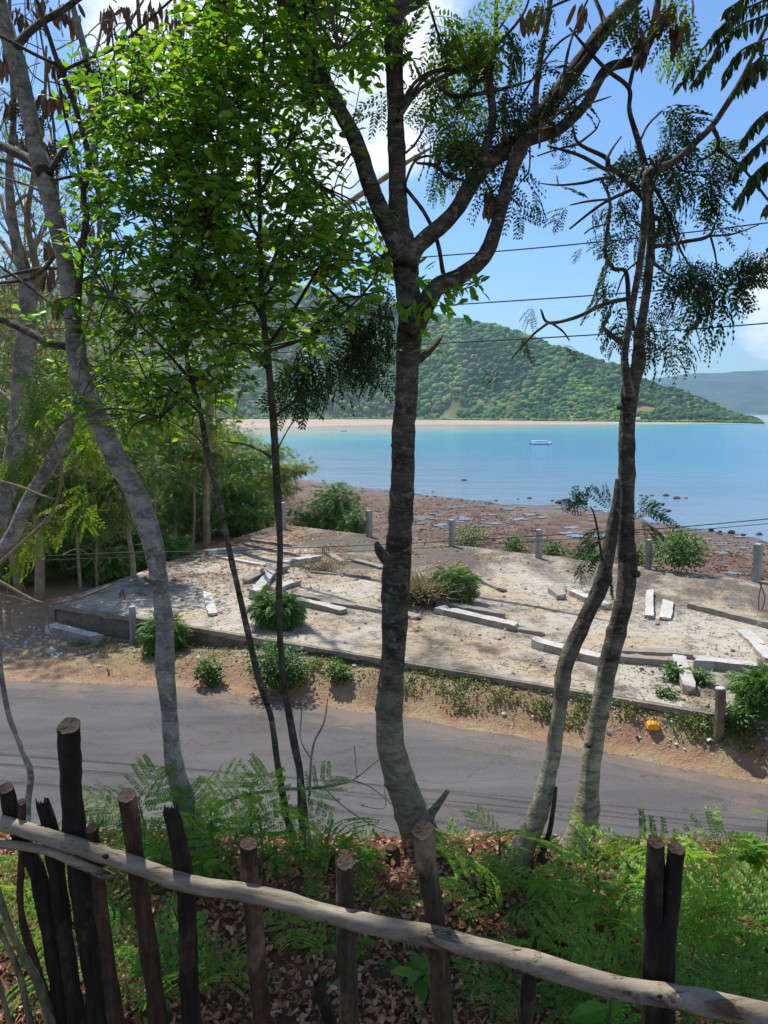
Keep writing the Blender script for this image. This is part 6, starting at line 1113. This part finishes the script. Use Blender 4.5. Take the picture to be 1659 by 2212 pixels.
# broad-leaved seedlings
def seedling(px, py, Y, n, sz, label, ht=.3):
    top = A(px, py, Y); b = Vector((top.x, top.y, H(top.x, top.y))); e = empty('broad_leaved_seedling', b, label, 'plant', 'broad leaved seedlings on the bank'); k = MB(); tube(k, [b, top], [.008, .004], 6, 3); part('stem', k, M['stake_green'], e)
    for i in range(n):
        t = (i + 1) / n; a = i * 2.4; place('leaf', e, b.lerp(top, .25 + .75 * t), Vector((math.cos(a), math.sin(a), random.uniform(-.1, .8))), sz * random.uniform(.7, 1.15), random.gauss(0, .4), 'leaf')
seedling(1625, 1820, 3.6, 34, .13, 'dark glossy sapling at the right border above the road'); seedling(455, 1740, 3.7, 20, .1, 'broad leaved seedling right of the large left trunk'); seedling(435, 1860, 3.4, 22, .1, 'broad leaved seedling right of the charred post above the rail'); seedling(1320, 2150, 2.3, 6, .15, 'long leaved plant at the bottom beside the paired posts'); seedling(905, 2090, 2.8, 9, .12, 'small long leaved plant right of the tall grey post bottom'); seedling(540, 1690, 3.8, 14, .08, 'light green seedling left of the slim trunks'); seedling(790, 1850, 3.7, 14, .07, 'small seedling on the bank edge left of the central trunk'); seedling(580, 1840, 3.8, 14, .07, 'small seedling on the bank edge left of the slim trunks'); seedling(350, 1830, 3.7, 14, .08, 'seedling on the bank edge left of the charred post')
seedling(1660, 1760, 5.2, 18, .14, 'leafy shoot at the right border beside the road')
# stumps and bare twigs
def stump(px, py, Y, w, h, label):
    b = A(px, py, Y); b.z = H(b.x, b.y); e = empty('stump', b, label, 'stump', 'small stumps on the bank'); k = MB(); r = rad(w, Y, py); hh = h / F * Y * 1.15; tube(k, [b - Vector((0, 0, .05)), b + Vector((.01, 0, hh * .5)), b + Vector((0, 0, hh))], [r * 1.3, r, r * .9], 10, 5, .3); part('wood', k, M['post_brown'], e, True); k = MB(); tube(k, [b + Vector((0, 0, hh - .004)), b + Vector((0, 0, hh + .004))], [r * .85, r * .8], 10, 1, .2); part('cut_end', k, M['cut'], e)
stump(1040, 1905, 3.35, 26, 65, 'split brown stump between the tall grey post and the slanting trunk'); stump(718, 1850, 3.7, 24, 34, 'short dark stump right of the slim trunks'); stump(845, 1845, 3.8, 30, 30, 'gnarled little stump left of the central trunk base'); stump(1062, 1890, 3.5, 18, 40, 'thin stump beside the split brown one')
DT = empty('dead_branch', A(690, 1760, 3.8), 'bare dead branch with grey twigs lying between the slim trunks and the central trunk', 'branch')
for t in [[(420, 1760, 9), (480, 1735, 8), (540, 1715, 7), (620, 1705, 6), (700, 1700, 6), (760, 1685, 5), (800, 1655, 3), (820, 1640, 2)], [(760, 1685, 4), (800, 1700, 3), (850, 1740, 2)], [(770, 1680, 3), (768, 1640, 2), (765, 1610, 2)], [(700, 1700, 3), (740, 1740, 3), (800, 1780, 3), (860, 1800, 2)], [(672, 1640, 4), (650, 1600, 3), (650, 1560, 3), (655, 1500, 2)], [(672, 1640, 5), (680, 1600, 4), (700, 1560, 4), (708, 1510, 2)], [(668, 1720, 6), (672, 1640, 5)], [(780, 1740, 3), (830, 1745, 2), (830, 1700, 2)]]: limb(DT, t, 3.8, 3.9, mat='bark_pale')

# leaf litter
pts = []; 
while len(pts) < 34000:
    y = random.uniform(1.2, 4.9); x = random.uniform(-.62, .62) * (y + .8)
    if y > bank_edge(x) + .5: continue
    pts.append((x, y, H(x, y) + abs(random.gauss(0, .014)) + .004))
pts = np.array(pts); n = len(pts); d = unit(n); d[:, 2] *= .45; k = MB(); k.inst(LEAF, frames(d, rng.normal(0, 1.0, n)) * rng.uniform(.02, .052, n)[:, None, None], pts, rng.random(n))
tag(part('leaf_litter', k, M['dry'], None), 'carpet of curled brown leaf litter covering the bank below the fence', 'leaf litter', kind='stuff')
pts = []
while len(pts) < 3200:
    y = random.uniform(1.2, 5.2); x = random.uniform(-.62, .62) * (y + .8)
    if y > bank_edge(x) + .9 or N((x, y, 0), .9) + .4 * N((x, y, 1), 3) < (.12 if x > -.9 and x < .9 else -.1): continue
    pts.append((x, y, H(x, y) + random.random() * .07))
weeds('ground_cover', pts, .045, 'bush', 'small green seedlings sprouting through the leaf litter')
k = MB()
for i in range(420): y = random.uniform(1.4, 4.6); x = random.uniform(-.6, .6) * (y + .6); a = random.uniform(0, 6.3); z = H(x, y) + .02; l = random.uniform(.05, .22); tube(k, [(x, y, z), (x + math.cos(a) * l * .5, y + math.sin(a) * l * .5, z + .02), (x + math.cos(a) * l, y + math.sin(a) * l, z)], [.003, .003, .002], 4, 2)
tag(part('twig_litter', k, M['twig'], None), 'fallen twigs among the leaf litter', 'twigs', kind='stuff')

# ---------------------------------------------------------------- rustic pole fence
FE = empty('pole_fence', Vector((0, 1.9, 7.65)), 'rustic fence of rough dark posts joined by a pale peeling pole rail', 'fence')
def railY(px): return lerp(2.12, 1.52, px / 1659)
def fpost(pts, mat, label=None, dY=.07, jag=False, cutlab=None, cut=True):
    P = []; Rr = []; px0 = pts[0][0]; Y = railY(pts[len(pts) // 2][0]) + dY
    for (px, py, w) in pts: P.append(A(px, py, Y)); Rr.append(rad(w * .84, Y, py))
    lastd = (P[-1] - P[-2]).normalized(); ext = P[-1] + lastd * ((P[-1].z - 7.55) / max(.2, -lastd.z)); P.append(ext); Rr.append(Rr[-1] * 1.03)
    P = P[::-1]; Rr = Rr[::-1]; k = MB(); path = tube(k, P, Rr, 28, 16, .24, False, seed=px0 * .13)
    V = k.v[0]; n = len(path); ring = V[(n - 1) * 28:n * 28]
    if jag:
        for j in range(28): ring[j] += np.array([0, 0, .03 * N((j * .5, px0, 0), 1.3) + .02 * N((j * 1.7, px0, 0), 1.7)])
    else: 
        s_ = random.uniform(-.25, .25)
        for j in range(28): ring[j][2] += (ring[j][0] - ring.mean(0)[0]) * s_ + (ring.mean(0)[1] - ring[j][1]) * .35 * -1
    o = part('post', k, M[mat], FE, True, label=label)
    if cut:
        c = ring.mean(0); k = MB(); c2 = c - np.array([0, 0, .025 if jag else .002]); R2 = c + (ring - c) * .97; R3 = c + (ring - c) * .5 + (c2 - c) + rng.normal(0, .001, (28, 3)); k.add(np.concatenate([R2, R3, [c2]]), [(j, (j + 1) % 28, 28 + (j + 1) % 28, 28 + j) for j in range(28)] + [(28 + j, 28 + (j + 1) % 28, 56) for j in range(28)])
        q = bpy.data.objects.new('cut_end', k.mesh('cut_end', M['cut'], False, c)); COL.objects.link(q); q.parent = o; q.location = Vector([float(a) for a in c]) - FE.location
random.seed(31)
fpost([(14, 1702, 36), (30, 1775, 38), (75, 1872, 42), (100, 1972, 44), (120, 2072, 46), (140, 2212, 48)], 'post_black', 'leaning dark post at the left border with a frayed side')
fpost([(47, 1732, 19), (46, 1850, 16), (46, 1972, 18), (82, 2097, 20), (120, 2212, 22)], 'post_brown', 'thin crooked brown stick', .03)
fpost([(92, 1735, 32), (110, 1800, 38), (130, 1940, 42), (152, 2120, 44), (170, 2212, 46)], 'post_black', 'black splintered post', jag=True)
fpost([(148, 1568, 55), (154, 1700, 52), (170, 1880, 54), (196, 2060, 52), (215, 2212, 52)], 'post_black', 'tallest dark post with a reddish sawn top')
fpost([(198, 1788, 32), (212, 1900, 34), (232, 2070, 34), (252, 2212, 38)], 'post_brown', 'short reddish brown post', .05)
fpost([(274, 1718, 43), (292, 1840, 42), (315, 2000, 44), (342, 2212, 46)], 'post_brown', 'smooth brown post with a pitted pale top')
fpost([(368, 1748, 38), (395, 1870, 46), (405, 2020, 46), (412, 2212, 50)], 'post_black', 'charred post with a jagged top', jag=True)
fpost([(536, 1822, 42), (545, 1950, 44), (560, 2110, 46), (568, 2212, 46)], 'post_brown', 'plain brown post')
fpost([(745, 1862, 46), (748, 2000, 46), (755, 2212, 50)], 'post_grey', 'grey post with a cracked round sawn top')
fpost([(914, 1792, 55), (930, 1920, 51), (947, 2070, 53), (957, 2212, 55)], 'post_grey', 'tall post, dark above and grey barked below the rail')
fpost([(1157, 2030, 10), (1142, 2100, 34), (1135, 2212, 40)], 'post_black', 'broken stake ending in a thin spike', jag=True, cut=False)
fpost([(1416, 1818, 43), (1411, 2020, 50), (1412, 2212, 58)], 'post_black', 'left of the paired dark posts')
fpost([(1462, 1832, 42), (1440, 2070, 40), (1438, 2212, 40)], 'post_black', 'right of the paired dark posts with a slanted cut')
fpost([(684, 2120, 20), (700, 2165, 30), (716, 2212, 34)], 'post_black', 'snapped black stake below the rail', .25, jag=True)
for t in ([(-12, 1900, 16), (28, 2020, 18), (80, 2120, 20), (112, 2212, 20)], [(-12, 1980, 13), (40, 2100, 15), (66, 2212, 16)], [(-6, 2110, 12), (22, 2212, 13)]): fpost(t, 'stake_green', 'mossy green leaning stick', -.02, cut=False)
def rail(pts, mat, dy=0.0):
    P = []; Rr = []
    for (px, py, w) in pts: Y = railY(px) + dy; P.append(A(px, py, Y)); Rr.append(rad(w * .80, Y, py))
    # build along local X so that the grain runs with the pole
    k = MB(); tube(k, P, Rr, 36, 26, .13, True, rings=.08, freq=9, seed=3.3); return part('rail', k, M[mat], FE, True)
o = rail([(-140, 1750, 36), (0, 1778, 37), (150, 1822, 42), (300, 1872, 44), (400, 1907, 46), (550, 1932, 46), (700, 1972, 47), (830, 2003, 50), (930, 2022, 52), (1030, 2048, 52), (1180, 2088, 56), (1330, 2132, 57), (1480, 2158, 60), (1659, 2195, 62), (1840, 2240, 64)], 'rail'); o['label'] = 'long pale peeling upper rail'
o = rail([(-140, 1808, 24), (0, 1822, 23), (100, 1837, 24), (175, 1867, 26), (245, 1897, 23)], 'rail', -.0); o['label'] = 'short thinner lower rail at the left'
for (px, py, w) in [(228, 1850, 16), (1425, 2152, 13)]:
    Y = railY(px) - .03; c = A(px, py, Y); V, Fc = ico(1); r = rad(w, Y, py); k = MB(); k.add([c + Vector((v.x * r, v.y * r * .6, v.z * r * .7)) for v in V], Fc); part('knot', k, M['post_black'], FE, True)

# ---------------------------------------------------------------- air
mb = MB(); box(mb, (900, 2450, 198), (6900, 5400, 410)); o = part('haze', mb, None, None); m = bpy.data.materials.new('air'); m.use_nodes = True; m.node_tree.nodes.clear(); pv = m.node_tree.nodes.new('ShaderNodeVolumePrincipled'); mo = m.node_tree.nodes.new('ShaderNodeOutputMaterial'); pv.inputs['Color'].default_value = (0.48, 0.76, 1, 1); pv.inputs['Density'].default_value = 0.00017; pv.inputs['Anisotropy'].default_value = 0.3; m.node_tree.links.new(pv.outputs[0], mo.inputs['Volume']); o.data.materials.append(m); tag(o, 'thin bluish haze over the bay', 'haze', kind='stuff')
